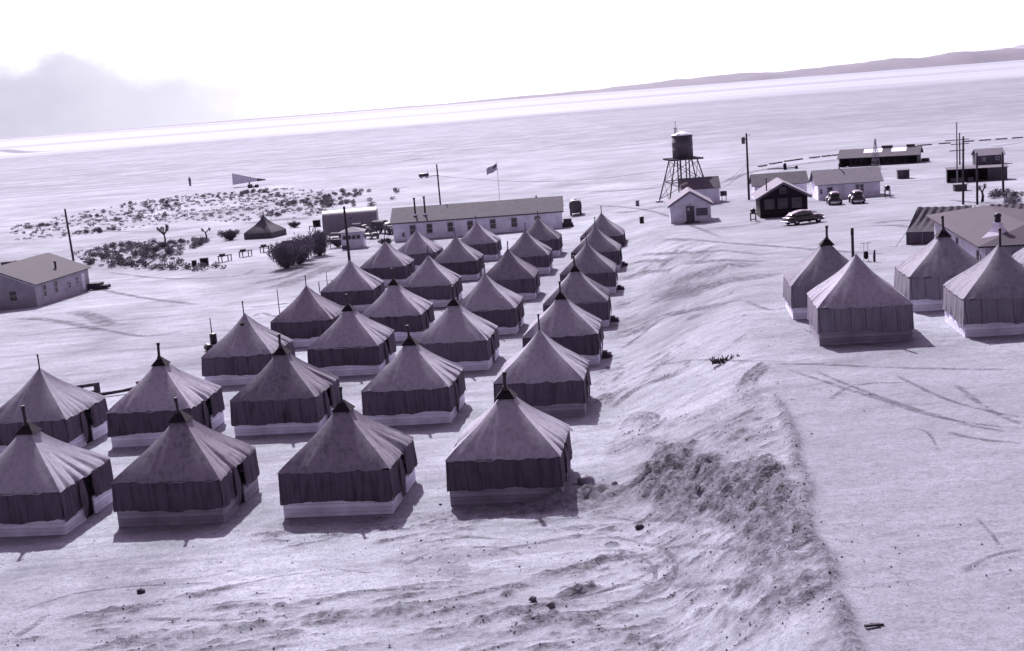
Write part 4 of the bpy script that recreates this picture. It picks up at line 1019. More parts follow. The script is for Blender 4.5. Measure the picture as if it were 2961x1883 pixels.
# ------------------------------------------------------------------ small objects
def drum(label, x, y, m='drum', lie=0, group='oil drums', z=0.0, name='oil_drum'):
    o = MB().lathe([(.27, 0), (.29, .02), (.29, .28), (.305, .3), (.29, .32), (.29, .57), (.305, .59), (.29, .61), (.29, .86), (.27, .88)], (0, 0, 0), 16).build(name, m)
    o.location = (x, y, gz(x, y) + z + (.29 if lie else 0)); o.rotation_euler = ((PI / 2, 0, lie) if lie else (0, 0, 0))
    return tag(o, label, 'drum', group)
drum('upright black oil drum beside the thin marker pole', -24.75, 101.9)
drum('oil drum tipped over against the tent canvas below the marker pole', -24.6, 98.9, lie=.5)
def stand(label, x, y, s=1.0):
    t = thing('fuel_stand', label, 'fuel stand', x, y, -.1, 'fuel drums on stands'); t.scale = (s,) * 3
    d = MB().lathe([(.28, -.45), (.3, -.43), (.3, .43), (.28, .45)], (0, 0, 1.25), 16, 'Y').build('drum', 'drum', t)
    for sx in (-.3, .3):
        for sy in (-.35, .35): MB().box((sx, sy, .4), (.08, .08, 1.1)).build('leg', 'timber', t)
    MB().box((0, -.35, .25), (.6, .05, .1)).box((0, .35, .92), (.7, .08, .1)).box((0, -.35, .92), (.7, .08, .1)).build('rail', 'timber', t)
stand('black fuel drum on a timber stand beside the dark gabled hut', 29.9, 149.5, 1.0)
stand('black fuel drum on a stand at the end of the long pale hut', 51.9, 168.3, 1.05)
o = MB().box((0, 0, .55), (.55, .55, 1.1)).lathe([(.28, 1.1), (.2, 1.3)], (0, 0, 0), 10).build('fuel_pump', 'darkwood'); o.location = (57.2, 252, gz(57.2, 252)); tag(o, 'squat dark upright box on the flat beyond the dark gabled hut', 'box')
o = MB().tube([(0, 0, .15), (5.0, -4.0, .3)], .12, 6).box((5.0, -4.0, .35), (.5, .5, .6)).build('steel_pipe', 'timber'); o.location = (54.5, 256, gz(54.5, 256)); tag(o, 'long thin pipe lying on the flat above the dark hut roof', 'pipe')
# debris near the second row
t = thing('broken_panel', 'broken grey wall panel with a square hole propped beside the second row', 'panel', -29.2, 83.6, .35)
k = MB(); Rm = Matrix.Rotation(.35, 3, 'Y') @ Matrix.Rotation(-.55, 3, 'X')
for (c_, d_) in (((0, 0, .75), (1.5, .05, .22)), ((0, 0, .28), (1.5, .05, .24)), ((-.55, 0, .52), (.45, .05, .26)), ((.55, 0, .52), (.4, .05, .26))): k.box(Vector((c_[0], .3 * c_[2], c_[2])), d_)
k.build('board', 'rough', t)
MB().box((-.7, .25, .35), (.1, .7, .1), .4).box((-.5, 0, .15), (.9, .5, .16), .2).build('prop', 'timber', t)
o = MB().tube([(-1.6, -.4, .12), (-.5, -.2, .2), (.6, .2, .22), (1.7, .6, .3)], [.16, .12, .1, .14], 8).build('log', 'bark'); o.location = (-27.6, 83.3, gz(-27.6, 83.3)); tag(o, 'dark crooked log lying past the broken panel', 'log')
o = MB().lathe([(.28, 0), (.22, .2), (.25, .5), (.3, .62)], (0, 0, 0), 9).tube([(.2, 0, .3), (.55, .1, .1)], .1, 6).build('tree_stump', 'bark'); o.location = (-25.9, 84.4, gz(-25.9, 84.4)); tag(o, 'dark stump at the end of the crooked log', 'stump')
# corral of crates, benches by the scrub
for i, (x, y, w, h, lab) in enumerate(((-41.5, 171.0, 1.0, .95, 'dark crate at the lower end of the bench row'), (-42.7, 170.2, .6, .8, 'narrower crate touching the lowest crate of the bench row'),
        (-32.6, 187.0, 1.3, 1.0, 'large black crate at the upper end of the bench row'), (-33.8, 189.5, 1.2, .5, 'low crate beside the black crate below the lone tent'),
        (-33.2, 222.0, 1.5, 1.1, 'black crate on open ground between lone tent and round topped hut'))):
    o = MB().box((0, 0, h / 2), (w, w * .8, h)).box((0, 0, h + .02), (w * 1.05, w * .85, .06)).build('supply_crate', 'darkwood'); o.location = (x, y, gz(x, y)); o.rotation_euler = (0, 0, i * .4); tag(o, lab, 'crate', 'crates by the scrub')
for i, (x, y, lab) in enumerate(((-39.3, 174.0, 'long bench nearest the lower crates'), (-37.3, 178.5, 'bench with legs in the middle of the row'), (-35.2, 183.2, 'upper bench near the large black crate'))):
    t = thing('work_bench', lab, 'bench', x, y, 1.05, 'benches in a row by the scrub')
    MB().box((0, 0, .8), (2.2, .8, .1)).box((-.5, 0, .98), (.7, .5, .3)).build('bench_top', 'timber', t)
    for sx in (-.95, .95):
        for sy in (-.3, .3): MB().box((sx, sy, .36), (.1, .1, .85)).build('leg', 'timber', t)
t = thing('wooden_rack', 'small open wooden rack beside the round topped hut', 'rack', -31.3, 204.0, .1)
for sx in (-.45, .45): MB().box((sx, 0, .8), (.14, .14, 1.7)).build('upright', 'timber', t)
MB().box((0, 0, 1.55), (.8, .1, .1)).box((0, 0, .1), (.8, .1, .1)).build('rail', 'timber', t); MB().tube([(-.4, 0, .2), (.4, 0, 1.5)], .05, 5).build('brace', 'timber', t)
o = MB().box((0, 0, 1.1), (1.9, .9, .35)).box((-.6, 0, .45), (.1, .1, 1.0)).box((.8, 0, .45), (.1, .1, 1.0)).build('lean_bench', 'timber'); o.location = (-24.6, 179.5, gz(-24.6, 179.5)); tag(o, 'dark raised bench beside the glazed guard hut', 'bench')
o = MB().box((0, 0, .7), (1.8, 1.4, 1.4)).box((0, 0, 1.45), (2.0, 1.6, .08)).build('timber_box', 'rough'); o.location = (-74.2, 186, gz(-74.2, 186)); tag(o, 'dark box hut cut by the photo edge above the pale hall', 'shed')
# frame with a hanging bag, and a short post, on the plateau
t = thing('bag_frame', 'thin wooden frame with a black bag hanging behind the plateau tent', 'frame', 28.3, 97.6, -.13)
for sx in (-.18, .18): MB().tube([(sx, 0, -.1), (sx * .8, 0, 1.45)], .02, 5).build('leg', 'timber_lt', t)
MB().tube([(-.42, 0, 1.45), (.42, 0, 1.48)], .02, 5).build('crossbar', 'timber', t)
MB().lathe([(.03, .85), (.16, .75), (.2, .4), (.1, .2)], (0, 0, 0), 10).build('bag', 'hood', t)
o = MB().tube([(0, 0, -.1), (0, 0, .5), (.03, 0, .95)], [.09, .1, .06], 8).build('short_post', 'pole'); o.location = (28.75, 96.9, gz(28.75, 96.9)); tag(o, 'short thick black post next to the bag frame', 'post')
# white drum lying near the mess
drum('pale barrel standing on the open ground past the tanker', 21.0, 195.0, 'timber_lt', name='barrel'); drum('black barrel on the open ground left of the supply hut', 18.0, 163.0, name='barrel')

# ------------------------------------------------------------------ plants
def sage_mesh(seed, n=150):
    R = random.Random(seed); k = MB()
    for _ in range(n):
        a = R.uniform(0, 2 * PI); rr = R.random() ** .6 * .62; el = R.uniform(.05, 1)
        p = Vector((math.cos(a) * rr, math.sin(a) * rr * R.uniform(.8, 1), .85 * el * (1 - rr * .75) + .05)); s_ = R.uniform(.06, .14)
        d = Vector((R.uniform(-1, 1), R.uniform(-1, 1), R.uniform(-.2, 1))).normalized(); u = d.orthogonal().normalized()
        k.add([p - u * s_ * .6, p + u * s_ * .6, p + d * s_ * 1.9], [(0, 1, 2)])
    for _ in range(9):
        a = R.uniform(0, 2 * PI); k.tube([(0, 0, -.05), (math.cos(a) * .35, math.sin(a) * .35, .35)], .02, 3, cap=False)
    return k
SAGE = []
for i in range(5):
    o = sage_mesh(i).build('sagebrush', 'leaf' if i % 2 == 0 else 'leaf2'); SAGE.append(o.data); bpy.data.objects.remove(o)
def inpoly(x, y, P):
    c_ = False
    for i in range(len(P)):
        (x0, y0), (x1, y1) = P[i], P[i - 1]
        if (y0 > y) != (y1 > y) and x < (x1 - x0) * (y - y0) / (y1 - y0) + x0: c_ = not c_
    return c_
ZONES = [([(-72.33, 208.26), (-64.99, 216.15), (-50.57, 213.12), (-48.31, 201.13), (-49.73, 191.85), (-49.51, 176.92), (-37.68, 168.5), (-37.67, 160.53), (-55.65, 176.9), (-62.16, 185.65)], 100, 0.75, 1.25, 'low dark sagebrush in the dense patch beside the pale hall', 'sagebrush in the dense patch'),
([(-100.28, 301.1), (-102.66, 346.48), (-87.44, 341.24), (-72.07, 283.48), (-77.33, 264.08), (-93.49, 291.49)], 36, 0.7, 1.2, 'sagebrush clump in the middle band of scrub', 'sagebrush in the middle band'),
([(-80.75, 334.43), (-85.09, 365.47), (-64.75, 357.05), (-54.76, 316.7), (-68.73, 317.37)], 32, 0.7, 1.2, 'sagebrush clump in the far band below the tetrahedron', 'sagebrush in the far band'),
([(-56.68, 265.69), (-52.34, 295.98), (-39.12, 313.66), (-35.37, 282.06), (-41.12, 255.99), (-47.83, 244.52)], 42, 0.7, 1.2, 'sagebrush clump in the band behind the lone tent', 'sagebrush behind the lone tent'),
([(-43.64, 286.99), (-45.23, 323.56), (-25.39, 307.32), (-21.36, 262.72), (-25.3, 259.45), (-39.15, 266.59)], 34, 0.8, 1.3, 'sagebrush clump on the flat behind the round topped hut', 'sagebrush behind the round topped hut'),
([(-108.96, 281.85), (-102.47, 288.4), (-99.55, 280.88), (-106.77, 276.88)], 7, 0.8, 1.1, 'sagebrush clump in the short far strip', 'sagebrush in the short strip'),
([(-90.8, 242.91), (-85.09, 255.16), (-78.52, 255.78), (-76.23, 248.07), (-83.22, 249.37), (-89.96, 240.98)], 12, 0.7, 1.1, 'sagebrush clump in the thin line nearest the bare pole', 'sagebrush in the thin line'),
([(61.32, 157.99), (63.96, 158.26), (64.17, 153.52), (47.78, 114.32), (50.8, 124.58), (57.47, 142.2)], 14, 0.7, 1.1, 'sagebrush clump on the slope behind the latrine', 'sagebrush behind the latrine'),
([(-51.4, 222.42), (-45.85, 220.34), (-44.65, 214.31), (-47.9, 212.15)], 5, 0.8, 1.2, 'sagebrush clump beside the lone tent', 'sagebrush beside the lone tent')]
R = random.Random(5)
for (poly, n, s0, s1, lab, grp) in ZONES:
    xs = [p[0] for p in poly]; ys = [p[1] for p in poly]; m = 0; g = 0; seed = R.randrange(99)
    while m < n and g < 20000:
        g += 1; x = R.uniform(min(xs), max(xs)); y = R.uniform(min(ys), max(ys))
        if not inpoly(x, y, poly) or mn.noise((x * .12, y * .08, seed)) < -.3 + .18 * (n < 60): continue
        o = bpy.data.objects.new('sagebrush', R.choice(SAGE)); COL.objects.link(o)
        s_ = R.uniform(s0, s1); o.location = (x, y, gz(x, y)); o.rotation_euler = (0, 0, R.uniform(0, 6)); o.scale = (s_ * R.uniform(.95, 1.25), s_, s_ * R.uniform(.8, 1.2))
        tag(o, lab, 'sagebrush', grp); m += 1
# countless small scrub tufts on the far desert
k = MB(); R = random.Random(77)
for (poly, n, sc) in (([(-112.43, 286.27), (-108.4, 316.04), (-103.66, 349.93), (-86.14, 360.96), (-63.06, 359.19), (-40.17, 322.58), (-35.37, 282.06), (-35.24, 245.24), (-52.25, 245.45), (-66.86, 264.79), (-74.7, 249.71), (-89.08, 241.63), (-97.84, 248.15)], 1000, .7), ([(-72.8, 209.66), (-65.86, 219.15), (-50.9, 214.58), (-47.74, 200.69), (-49.13, 189.45), (-47.01, 175.16), (-37.45, 168.33), (-37.25, 159.48), (-55.34, 175.85), (-62.35, 184.89)], 260, .8)):
    xs = [p[0] for p in poly]; ys = [p[1] for p in poly]; m = 0
    while m < n:
        x = R.uniform(min(xs), max(xs)); y = R.uniform(min(ys), max(ys))
        if not inpoly(x, y, poly) or (mn.noise((x * .05, y * .03, 3)) + .6 * mn.noise((x * .2, y * .12, 9)) < -.02 and R.random() < .6): continue
        s_ = R.uniform(.25, .75) * sc * (1.25 if y > 260 else 1); z0 = gz(x, y); m += 1
        for _ in range(16):
            a = R.uniform(0, 2 * PI); q = R.random() ** .6 * s_; p = Vector((x + math.cos(a) * q, y + math.sin(a) * q, z0 + R.uniform(.02, .6) * s_))
            d = Vector((R.uniform(-1, 1), R.uniform(-1, 1), R.uniform(0, 1))).normalized(); u = d.orthogonal().normalized(); g_ = s_ * .22
            k.add([p - u * g_, p + u * g_, p + d * g_ * 2.2], [(0, 1, 2)])
o = k.build('scrub_cover', 'scrub'); o['kind'] = 'stuff'
# big feathery shrubs
def shrub(label, x, y, r, h, n, seed, wood=True):
    R = random.Random(seed); t = thing('large_shrub', label, 'shrub', x, y, 0, 'tall feathery shrubs in a row')
    st = MB(); fo = MB()
    for i in range(26):
        a = R.uniform(0, 2 * PI); q = R.random() ** .7
        tip = Vector((math.cos(a) * r * q, math.sin(a) * r * q, h * (1 - .35 * q * q) * R.uniform(.8, 1.0)))
        mid = Vector((tip.x * .35, tip.y * .35, tip.z * .5)); st.tube([(tip.x * .1, tip.y * .1, -.1), mid, tip * .9], [.05, .035, .01], 4, cap=False)
        for j in range(n // 26):
            f = R.uniform(.12, 1.0); p = (Vector((tip.x * .2, tip.y * .2, 0)).lerp(mid, f * 2) if f < .5 else mid.lerp(tip, f * 2 - 1)) + Vector((R.gauss(0, .2), R.gauss(0, .2), R.gauss(0, .12))) * (r / 1.5)
            if p.z < .1: p.z = .1
            d = (Vector((tip.x, tip.y, 0)).normalized() * .5 + Vector((R.uniform(-.5, .5), R.uniform(-.5, .5), 1.1))).normalized(); u = d.orthogonal().normalized(); u.rotate(Matrix.Rotation(R.uniform(0, 6), 3, d))
            s_ = R.uniform(.14, .34); fo.add([p - u * s_ * .22, p + u * s_ * .22, p + d * s_ * 1.3 + u * .02], [(0, 1, 2)])
    st.build('stem', 'bark', t); fo.build('foliage', 'leaf2' if seed % 2 else 'leaf', t)
shrub('largest feathery shrub, bare track in front, first of the row', -28.0, 157.8, 2.5, 3.5, 6000, 1)
shrub('slim feathery shrub between the two bulkier ones', -27.0, 161.6, 1.9, 3.3, 3600, 3)
shrub('third feathery shrub of the row, merging with the last', -27.2, 166.6, 2.2, 3.3, 4500, 5)
shrub('last feathery shrub of the row, nearest the guard hut', -25.6, 170.8, 2.3, 3.5, 5000, 7)
shrub('dark spreading shrub pressed against the lone tent', -45.8, 209.0, 1.9, 1.5, 1400, 4)
shrub('dark shrub cluster hugging the corner of the mess hall', -16.9, 176.3, 1.1, 1.0, 800, 8)
shrub('low dark shrub standing between lone tent and black crate', -37.6, 224.0, 1.4, .9, 800, 10)
shrub('dark shrub leaning on the raised bench by the guard hut', -24.3, 180.6, 1.0, 1.2, 700, 12)
def joshua(label, x, y, h, seed, nb=6):
    R = random.Random(seed); t = thing('joshua_tree', label, 'tree', x, y, 0, 'joshua trees'); tr = MB(); cr = MB()
    tr.tube([(0, 0, -.2), (.1, 0, h * .3), (0, 0, h * .5)], [.2, .15, .12], 7)
    for i in range(nb):
        a = 2 * PI * i / nb + R.uniform(-.3, .3); q = R.uniform(.3, .75) * h * .38
        tip = Vector((math.cos(a) * q, math.sin(a) * q, h * R.uniform(.78, 1.0)))
        tr.tube([(0, 0, h * .48), (tip.x * .6, tip.y * .6, h * .66), tip * .97], [.1, .08, .06], 5)
        for j in range(70):
            d = Vector((R.gauss(0, 1), R.gauss(0, 1), R.gauss(.3, 1))).normalized(); u = d.orthogonal().normalized(); p = tip + Vector((0, 0, -R.uniform(0, .45))); L_ = R.uniform(.2, .42)
            cr.add([p - u * .035, p + u * .035, p + d * L_], [(0, 1, 2)])
    tr.build('trunk', 'bark', t); cr.build('crown', 'leaf', t)
joshua('branching joshua tree on a thin trunk in the dense sagebrush', -57.3, 210.6, 3.4, 1, 7)
joshua('narrow single stemmed joshua tree at the sagebrush edge', -50.7, 212.2, 2.6, 2, 2)
joshua('small forked joshua tree rising behind the mess hall roof', 5.4, 200.5, 3.6, 3, 4)
joshua('pale thin joshua tree between the poles behind the latrine', 57.3, 149.0, 2.4, 4, 2)
# rocks and clods in the foreground
def rock(label, x, y, s_, seed, name='rock', m='rock'):
    k = MB(); R = random.Random(seed)
    def fn(u, v):
        a, b_ = u * 2 * PI, (v - .5) * PI; d = Vector((math.cos(a) * math.cos(b_), math.sin(a) * math.cos(b_), math.sin(b_)))
        r = s_ * (1 + .35 * mn.noise(d * 1.7 + Vector((seed, 0, 0)))); return (d.x * r, d.y * r * .85, d.z * r * .7 + s_ * .4)
    k.grid(fn, 14, 8); o = k.build(name, m); dz, _, _ = relief(np.array([x]), np.array([y])); o.location = (x, y, gz(x, y) + float(dz[0]) - s_ * .05); tag(o, label, 'rock', 'loose rocks')
rock('dark rounded rock alone on the pale foreground below the front tents', -14.6, 44.3, .16, 1, m='timber')
rock('dark rock lying mid slope below the rough bank', 4.36, 46.5, .17, 2, m='timber')
rock('largest of the two rocks on the low windrow at the bottom', .55, 39.3, .17, 3)
rock('smaller rock beside the larger one on the bottom windrow', -.02, 40.1, .13, 4)
rock('small stone on the slope beside the front tent nearest the bank', 3.9, 51.9, .14, 5)
rock('stone resting between the two right front tents', -3.7, 52.0, .07, 6)
rock('pale lump of spoil at the door of the front tent nearest the bank', 2.75, 53.2, .36, 7, m='spoil')
# loose stones and small clods, too many to count
k = MB(); Rg = np.random.RandomState(4); X_ = Rg.uniform(-24, 16, 26000); Y_ = 30 + 45 * Rg.rand(26000) ** 1.2
dz_, dg_, pl_ = relief(X_, Y_); keep = Rg.rand(26000) < np.clip(.05 + .75 * dg_ - .03 * pl_, 0, 1)
for x, y, dz in zip(X_[keep], Y_[keep], dz_[keep]):
    if y > 51 and x < 3.2 + (y - 54) * .13 and dz < .03 and random.random() < .7: continue
    s_ = .016 + .036 * random.random() ** 2.5; a = random.uniform(0, 6); z0 = gz(x, y) + float(dz); c_, n_ = math.cos(a) * s_, math.sin(a) * s_
    k.add([(x + c_ * 1.3, y + n_ * 1.3, z0), (x - n_, y + c_, z0), (x - c_ * 1.1, y - n_ * 1.1, z0), (x + n_ * .9, y - c_ * .9, z0), (x + n_ * .2, y, z0 + s_ * 1.1)], [(0, 1, 4), (1, 2, 4), (2, 3, 4), (3, 0, 4)])
o = k.build('gravel', 'stone'); o['kind'] = 'stuff'
t = thing('dry_branch', 'small dark clump of dead brush on the open plateau edge', 'brush', 11.2, 65.9, .2)
k = MB(); R = random.Random(3)
for i in range(60):
    a = R.uniform(0, 2 * PI); cx = R.choice((-.35, .1, .5)); p = Vector((cx + R.gauss(0, .15), R.gauss(0, .12), .02)); d = Vector((math.cos(a) * .25, math.sin(a) * .2, R.uniform(.05, .4)))
    k.tube([p, p + d], .03, 3, cap=False)
k.build('twig', 'bark', t)
o = MB().box((0, 0, .12), (.8, .14, .12), .1).box((.3, .2, .06), (.7, .1, .1), -.3).build('timber_scrap', 'timber'); o.location = (8.5, 29.6, gz(8.5, 29.6) + .02); o.scale = (.5, .5, .5); tag(o, 'scrap of dark timber on the graded ground beyond the bank crest', 'scrap')

# ------------------------------------------------------------------ tracks, strips
def ribbon_mat():
    a = NT('track_soil'); geo = a.new('ShaderNodeNewGeometry').outputs['Position']
    n1 = a.noise(a.mapping(geo, (1, 1, 1)), 1.1, 5, .7); n2 = a.noise(geo, 6.0, 3, .7)
    uv = a.new('ShaderNodeTexCoord').outputs['UV']; sp = a.new('ShaderNodeSeparateXYZ'); a.link(uv, sp.inputs[0])
    e = a.math('SUBTRACT', 1.0, a.math('ABSOLUTE', a.math('MULTIPLY', a.math('SUBTRACT', sp.outputs[0], .5), 2.0)))
    al = a.math('MULTIPLY', a.ramp(a.math('ADD', a.math('MULTIPLY', n1, .6), a.math('MULTIPLY', n2, .4)), [(.40, 0.0), (.60, .75)]), a.math('MINIMUM', a.math('MULTIPLY', e, 2.0), 1.0))
    at = a.new('ShaderNodeAttribute', attribute_name='ends').outputs['Fac']
    al = a.math('MULTIPLY', al, at)
    a.b.inputs['Base Color'].default_value = sand(.095)
    a.link(al, a.b.inputs['Alpha']); a.b.inputs['Roughness'].default_value = .95; a.b.inputs['Specular IOR Level'].default_value = .05
    return a.m
M['track'] = ribbon_mat()
def track(pts, w, name='dirt_track'):
    P = []; n = len(pts)
    for i in range(n - 1):
        p0, p1, p2, p3 = [Vector(pts[max(0, min(n - 1, i + d_))]) for d_ in (-1, 0, 1, 2)]
        m = max(3, int((p2 - p1).length / 1.0))
        for j in range(m):
            t_ = j / m; P.append(.5 * ((2 * p1) + (p2 - p0) * t_ + (2 * p0 - 5 * p1 + 4 * p2 - p3) * t_ * t_ + (3 * p1 - p0 - 3 * p2 + p3) * t_ ** 3))
    P.append(Vector(pts[-1]))
    vs, fs, uvs, en = [], [], [], []
    for i, p in enumerate(P):
        d = (P[min(i + 1, len(P) - 1)] - P[max(i - 1, 0)]).normalized(); nrm = Vector((-d.y, d.x))
        for s_ in (0, .5, 1):
            q = p + nrm * w * (s_ - .5); dz, _, _ = relief(np.array([q.x]), np.array([q.y]))
            zz = gz(q.x, q.y) + float(dz[0]) * float(sstep((160 - q.y) / 40)) + .012 + .0004 * max(0, q.y - 40)
            vs.append((q.x, q.y, zz)); uvs.append((s_, i)); en.append(min(1, 3.0 * min(i, len(P) - 1 - i) / len(P) * 2))
        if i:
            a = 3 * i
            fs += [(a - 3, a - 2, a + 1, a), (a - 2, a - 1, a + 2, a + 1)]
    k = MB(); k.add(vs, fs, True); o = k.build(name, 'track'); o['kind'] = 'structure'
    u = o.data.uv_layers.new(name='UVMap')
    for lp in o.data.loops: u.data[lp.index].uv = uvs[lp.vertex_index]
    at = o.data.attributes.new('ends', 'FLOAT', 'POINT'); at.data.foreach_set('value', en)
TRACKS = [([(13.38, 61.04), (14.92, 55.69), (16.05, 51.98), (16.9, 49.46), (18.19, 47.47), (19.36, 46.41)], 0.35),
([(14.62, 59.99), (15.6, 54.56), (16.6, 51.02), (17.78, 47.45), (19.08, 45.73)], 0.3),
([(17.83, 57.62), (18.3, 52.26), (19.29, 49.27), (20.01, 47.97)], 0.3),
([(16.43, 46.97), (17.39, 45.41), (18.53, 44.43)], 0.35),
([(11.91, 32.64), (12.78, 33.46), (13.51, 33.85), (14.18, 34.02)], 0.25),
([(13.96, 37.0), (13.81, 35.34), (13.59, 34.0)], 0.15),
([(15.57, 47.92), (15.85, 46.86), (15.36, 44.36)], 0.15),
([(12.13, 62.29), (14.97, 61.36), (18.23, 58.89), (22.99, 56.31)], 0.5),
([(6.46, 88.54), (8.68, 90.95), (11.1, 91.49), (12.57, 88.04), (14.2, 84.33), (15.8, 83.3)], 1.0),
([(7.19, 83.65), (9.01, 87.0), (10.92, 90.13), (12.82, 87.17)], 0.6),
([(16.6, 118.04), (17.68, 112.26), (19.47, 106.6), (22.26, 102.97)], 1.2),
([(12.78, 104.33), (14.51, 98.05), (17.03, 93.61), (21.49, 95.78)], 3.0),
([(13.44, 105.92), (15.22, 105.52), (17.87, 102.71), (20.65, 103.55)], 4.5),
([(11.98, 101.56), (13.55, 97.3), (15.18, 92.11)], 3.0),
([(11.26, 119.13), (13.0, 121.97), (15.33, 116.23)], 1.2),
([(12.34, 129.56), (14.19, 127.47), (16.16, 122.16)], 1.2),
([(15.8, 83.3), (16.55, 78.64), (18.0, 79.14)], 0.5),
([(12.11, 85.02), (12.91, 83.1)], 1.0),
([(-30.13, 142.6), (-28.62, 144.64), (-26.66, 147.09), (-25.21, 153.48), (-23.89, 159.07), (-23.0, 162.23)], 2.0),
([(-26.89, 136.46), (-25.37, 139.47), (-24.17, 144.11), (-22.41, 151.44), (-21.48, 157.25)], 3.5),
([(-28.3, 149.53), (-26.99, 154.06), (-25.83, 157.53), (-24.37, 162.5)], 1.5),
([(-25.78, 122.73), (-23.85, 122.51), (-22.03, 123.75), (-20.76, 124.4)], 0.8),
([(-24.25, 115.83), (-23.69, 118.02), (-21.85, 114.9), (-19.7, 117.44)], 0.6),
([(-52.5, 130.06), (-48.08, 127.25), (-40.97, 119.08), (-38.38, 115.28)], 1.5),
([(-46.65, 131.84), (-42.54, 126.17), (-38.63, 118.72), (-36.63, 118.53)], 2.5),
([(-51.81, 154.1), (-40.9, 138.74), (-31.93, 128.05)], 1.0),
([(-152.55, 391.75), (-125.15, 393.16), (-87.58, 386.27), (-46.89, 379.3)], 2.0),
([(-114.06, 290.95), (-90.47, 281.82), (-69.32, 288.46), (-55.36, 303.49), (-41.29, 331.98)], 1.5),
([(-50.16, 242.08), (-43.75, 245.41), (-37.23, 241.45)], 4.5),
([(-75.21, 216.87), (-67.66, 225.37), (-48.94, 222.94)], 1.2),
([(-84.78, 257.86), (-69.96, 243.0), (-55.88, 242.67)], 1.5),
([(-834.75, 2128.68), (-582.24, 1563.3), (-507.43, 1497.64), (-476.02, 1526.62)], 30.0),
([(-75.36, 471.11), (-42.93, 465.74), (-28.48, 490.4)], 4.0),
([(16.72, 190.94), (19.97, 184.7), (24.95, 186.32)], 2.0),
([(16.82, 246.53), (25.87, 237.11), (30.17, 232.79)], 3.0),
([(38.88, 131.47), (42.08, 133.01), (42.98, 130.2)], 1.6),
([(37.65, 128.84), (39.83, 127.31), (40.57, 122.95)], 1.6),
([(55.78, 155.9), (57.12, 145.7), (61.23, 147.16)], 1.5),
([(50.91, 134.58), (48.43, 122.5), (45.33, 110.81)], 1.2),
([(40.36, 227.59), (54.59, 257.76), (87.34, 278.07)], 2.5),
([(107.12, 273.01), (116.91, 279.29)], 2.0),
([(-12.91, 42.04), (-8.41, 42.4), (-3.8, 42.14), (-1.51, 42.13)], 0.12),
([(-7.53, 45.11), (-6.16, 44.41), (-5.54, 44.57)], 0.12),
([(1.53, 50.88), (3.38, 51.25), (5.38, 51.03)], 0.35),
([(5.27, 62.89), (6.3, 64.03), (6.99, 61.37), (6.65, 59.59)], 0.3),
([(1.85, 40.22), (3.68, 40.97), (5.8, 40.16)], 0.25),
([(-0.07, 39.52), (2.15, 40.34), (3.73, 41.37), (4.74, 42.27)], 0.2),
([(4.97, 67.02), (6.38, 69.11), (7.67, 69.53), (9.2, 68.01)], 0.8)]
TRACKS += [([(-4.75, 44.74), (-3.84, 45.91), (-2.37, 46.26), (-0.88, 45.63), (-0.24, 44.53)], 0.22), ([(-5.19, 46.26), (-4.08, 47.2), (-2.39, 47.42), (-0.7, 46.57)], 0.2), ([(1.77, 45.92), (3.4, 45.73), (4.67, 44.1), (5.09, 41.47), (4.44, 40.0), (2.74, 38.89)], 0.25), ([(2.15, 44.38), (3.42, 44.29), (4.21, 42.95), (4.31, 41.23), (3.55, 39.82), (1.72, 38.4)], 0.22), ([(3.07, 42.36), (5.04, 43.27), (6.58, 40.28), (7.24, 37.08)], 0.25), ([(4.52, 40.56), (6.07, 37.52), (6.6, 34.05)], 0.3), ([(0.16, 47.36), (2.71, 47.45), (5.15, 46.5), (6.88, 41.95)], 0.25), ([(-0.15, 48.78), (2.81, 48.67), (5.92, 45.95)], 0.2), ([(-18.71, 43.73), (-17.19, 44.85), (-15.31, 45.06), (-11.65, 44.63)], 0.2), ([(-16.46, 41.3), (-13.52, 41.48), (-10.18, 40.6), (-7.21, 40.39)], 0.3), ([(-18.11, 40.92), (-17.73, 42.33), (-17.7, 43.1)], 0.4), ([(-12.07, 43.66), (-9.72, 44.61), (-7.82, 44.82)], 0.12), ([(6.62, 45.06), (7.45, 38.72), (7.93, 35.96)], 0.3), ([(13.78, 53.61), (15.59, 56.0), (18.15, 55.4)], 0.3), ([(19.67, 54.76), (19.3, 49.84), (19.58, 46.84)], 0.35), ([(7.6, 75.55), (9.68, 71.28), (12.08, 64.21), (13.72, 62.5)], 0.25), ([(16.77, 71.52), (17.52, 66.87), (19.82, 63.8), (22.78, 62.74)], 0.25), ([(-55.47, 172.35), (-42.64, 157.04), (-33.31, 153.7), (-32.64, 161.26)], 0.8), ([(-45.71, 116.04), (-40.86, 118.44), (-32.65, 109.59), (-28.7, 112.14)], 0.8), ([(16.87, 139.95), (21.83, 124.63), (27.08, 111.15), (31.32, 100.28)], 1.2), ([(14.09, 132.91), (19.0, 120.49), (22.75, 108.84)], 1.0), ([(14.72, 217.77), (20.43, 188.76), (22.41, 158.06), (22.7, 129.47)], 0.8), ([(20.97, 141.51), (27.73, 143.77), (30.97, 147.38)], 0.8)]
for pts, w in TRACKS: track(pts, w)
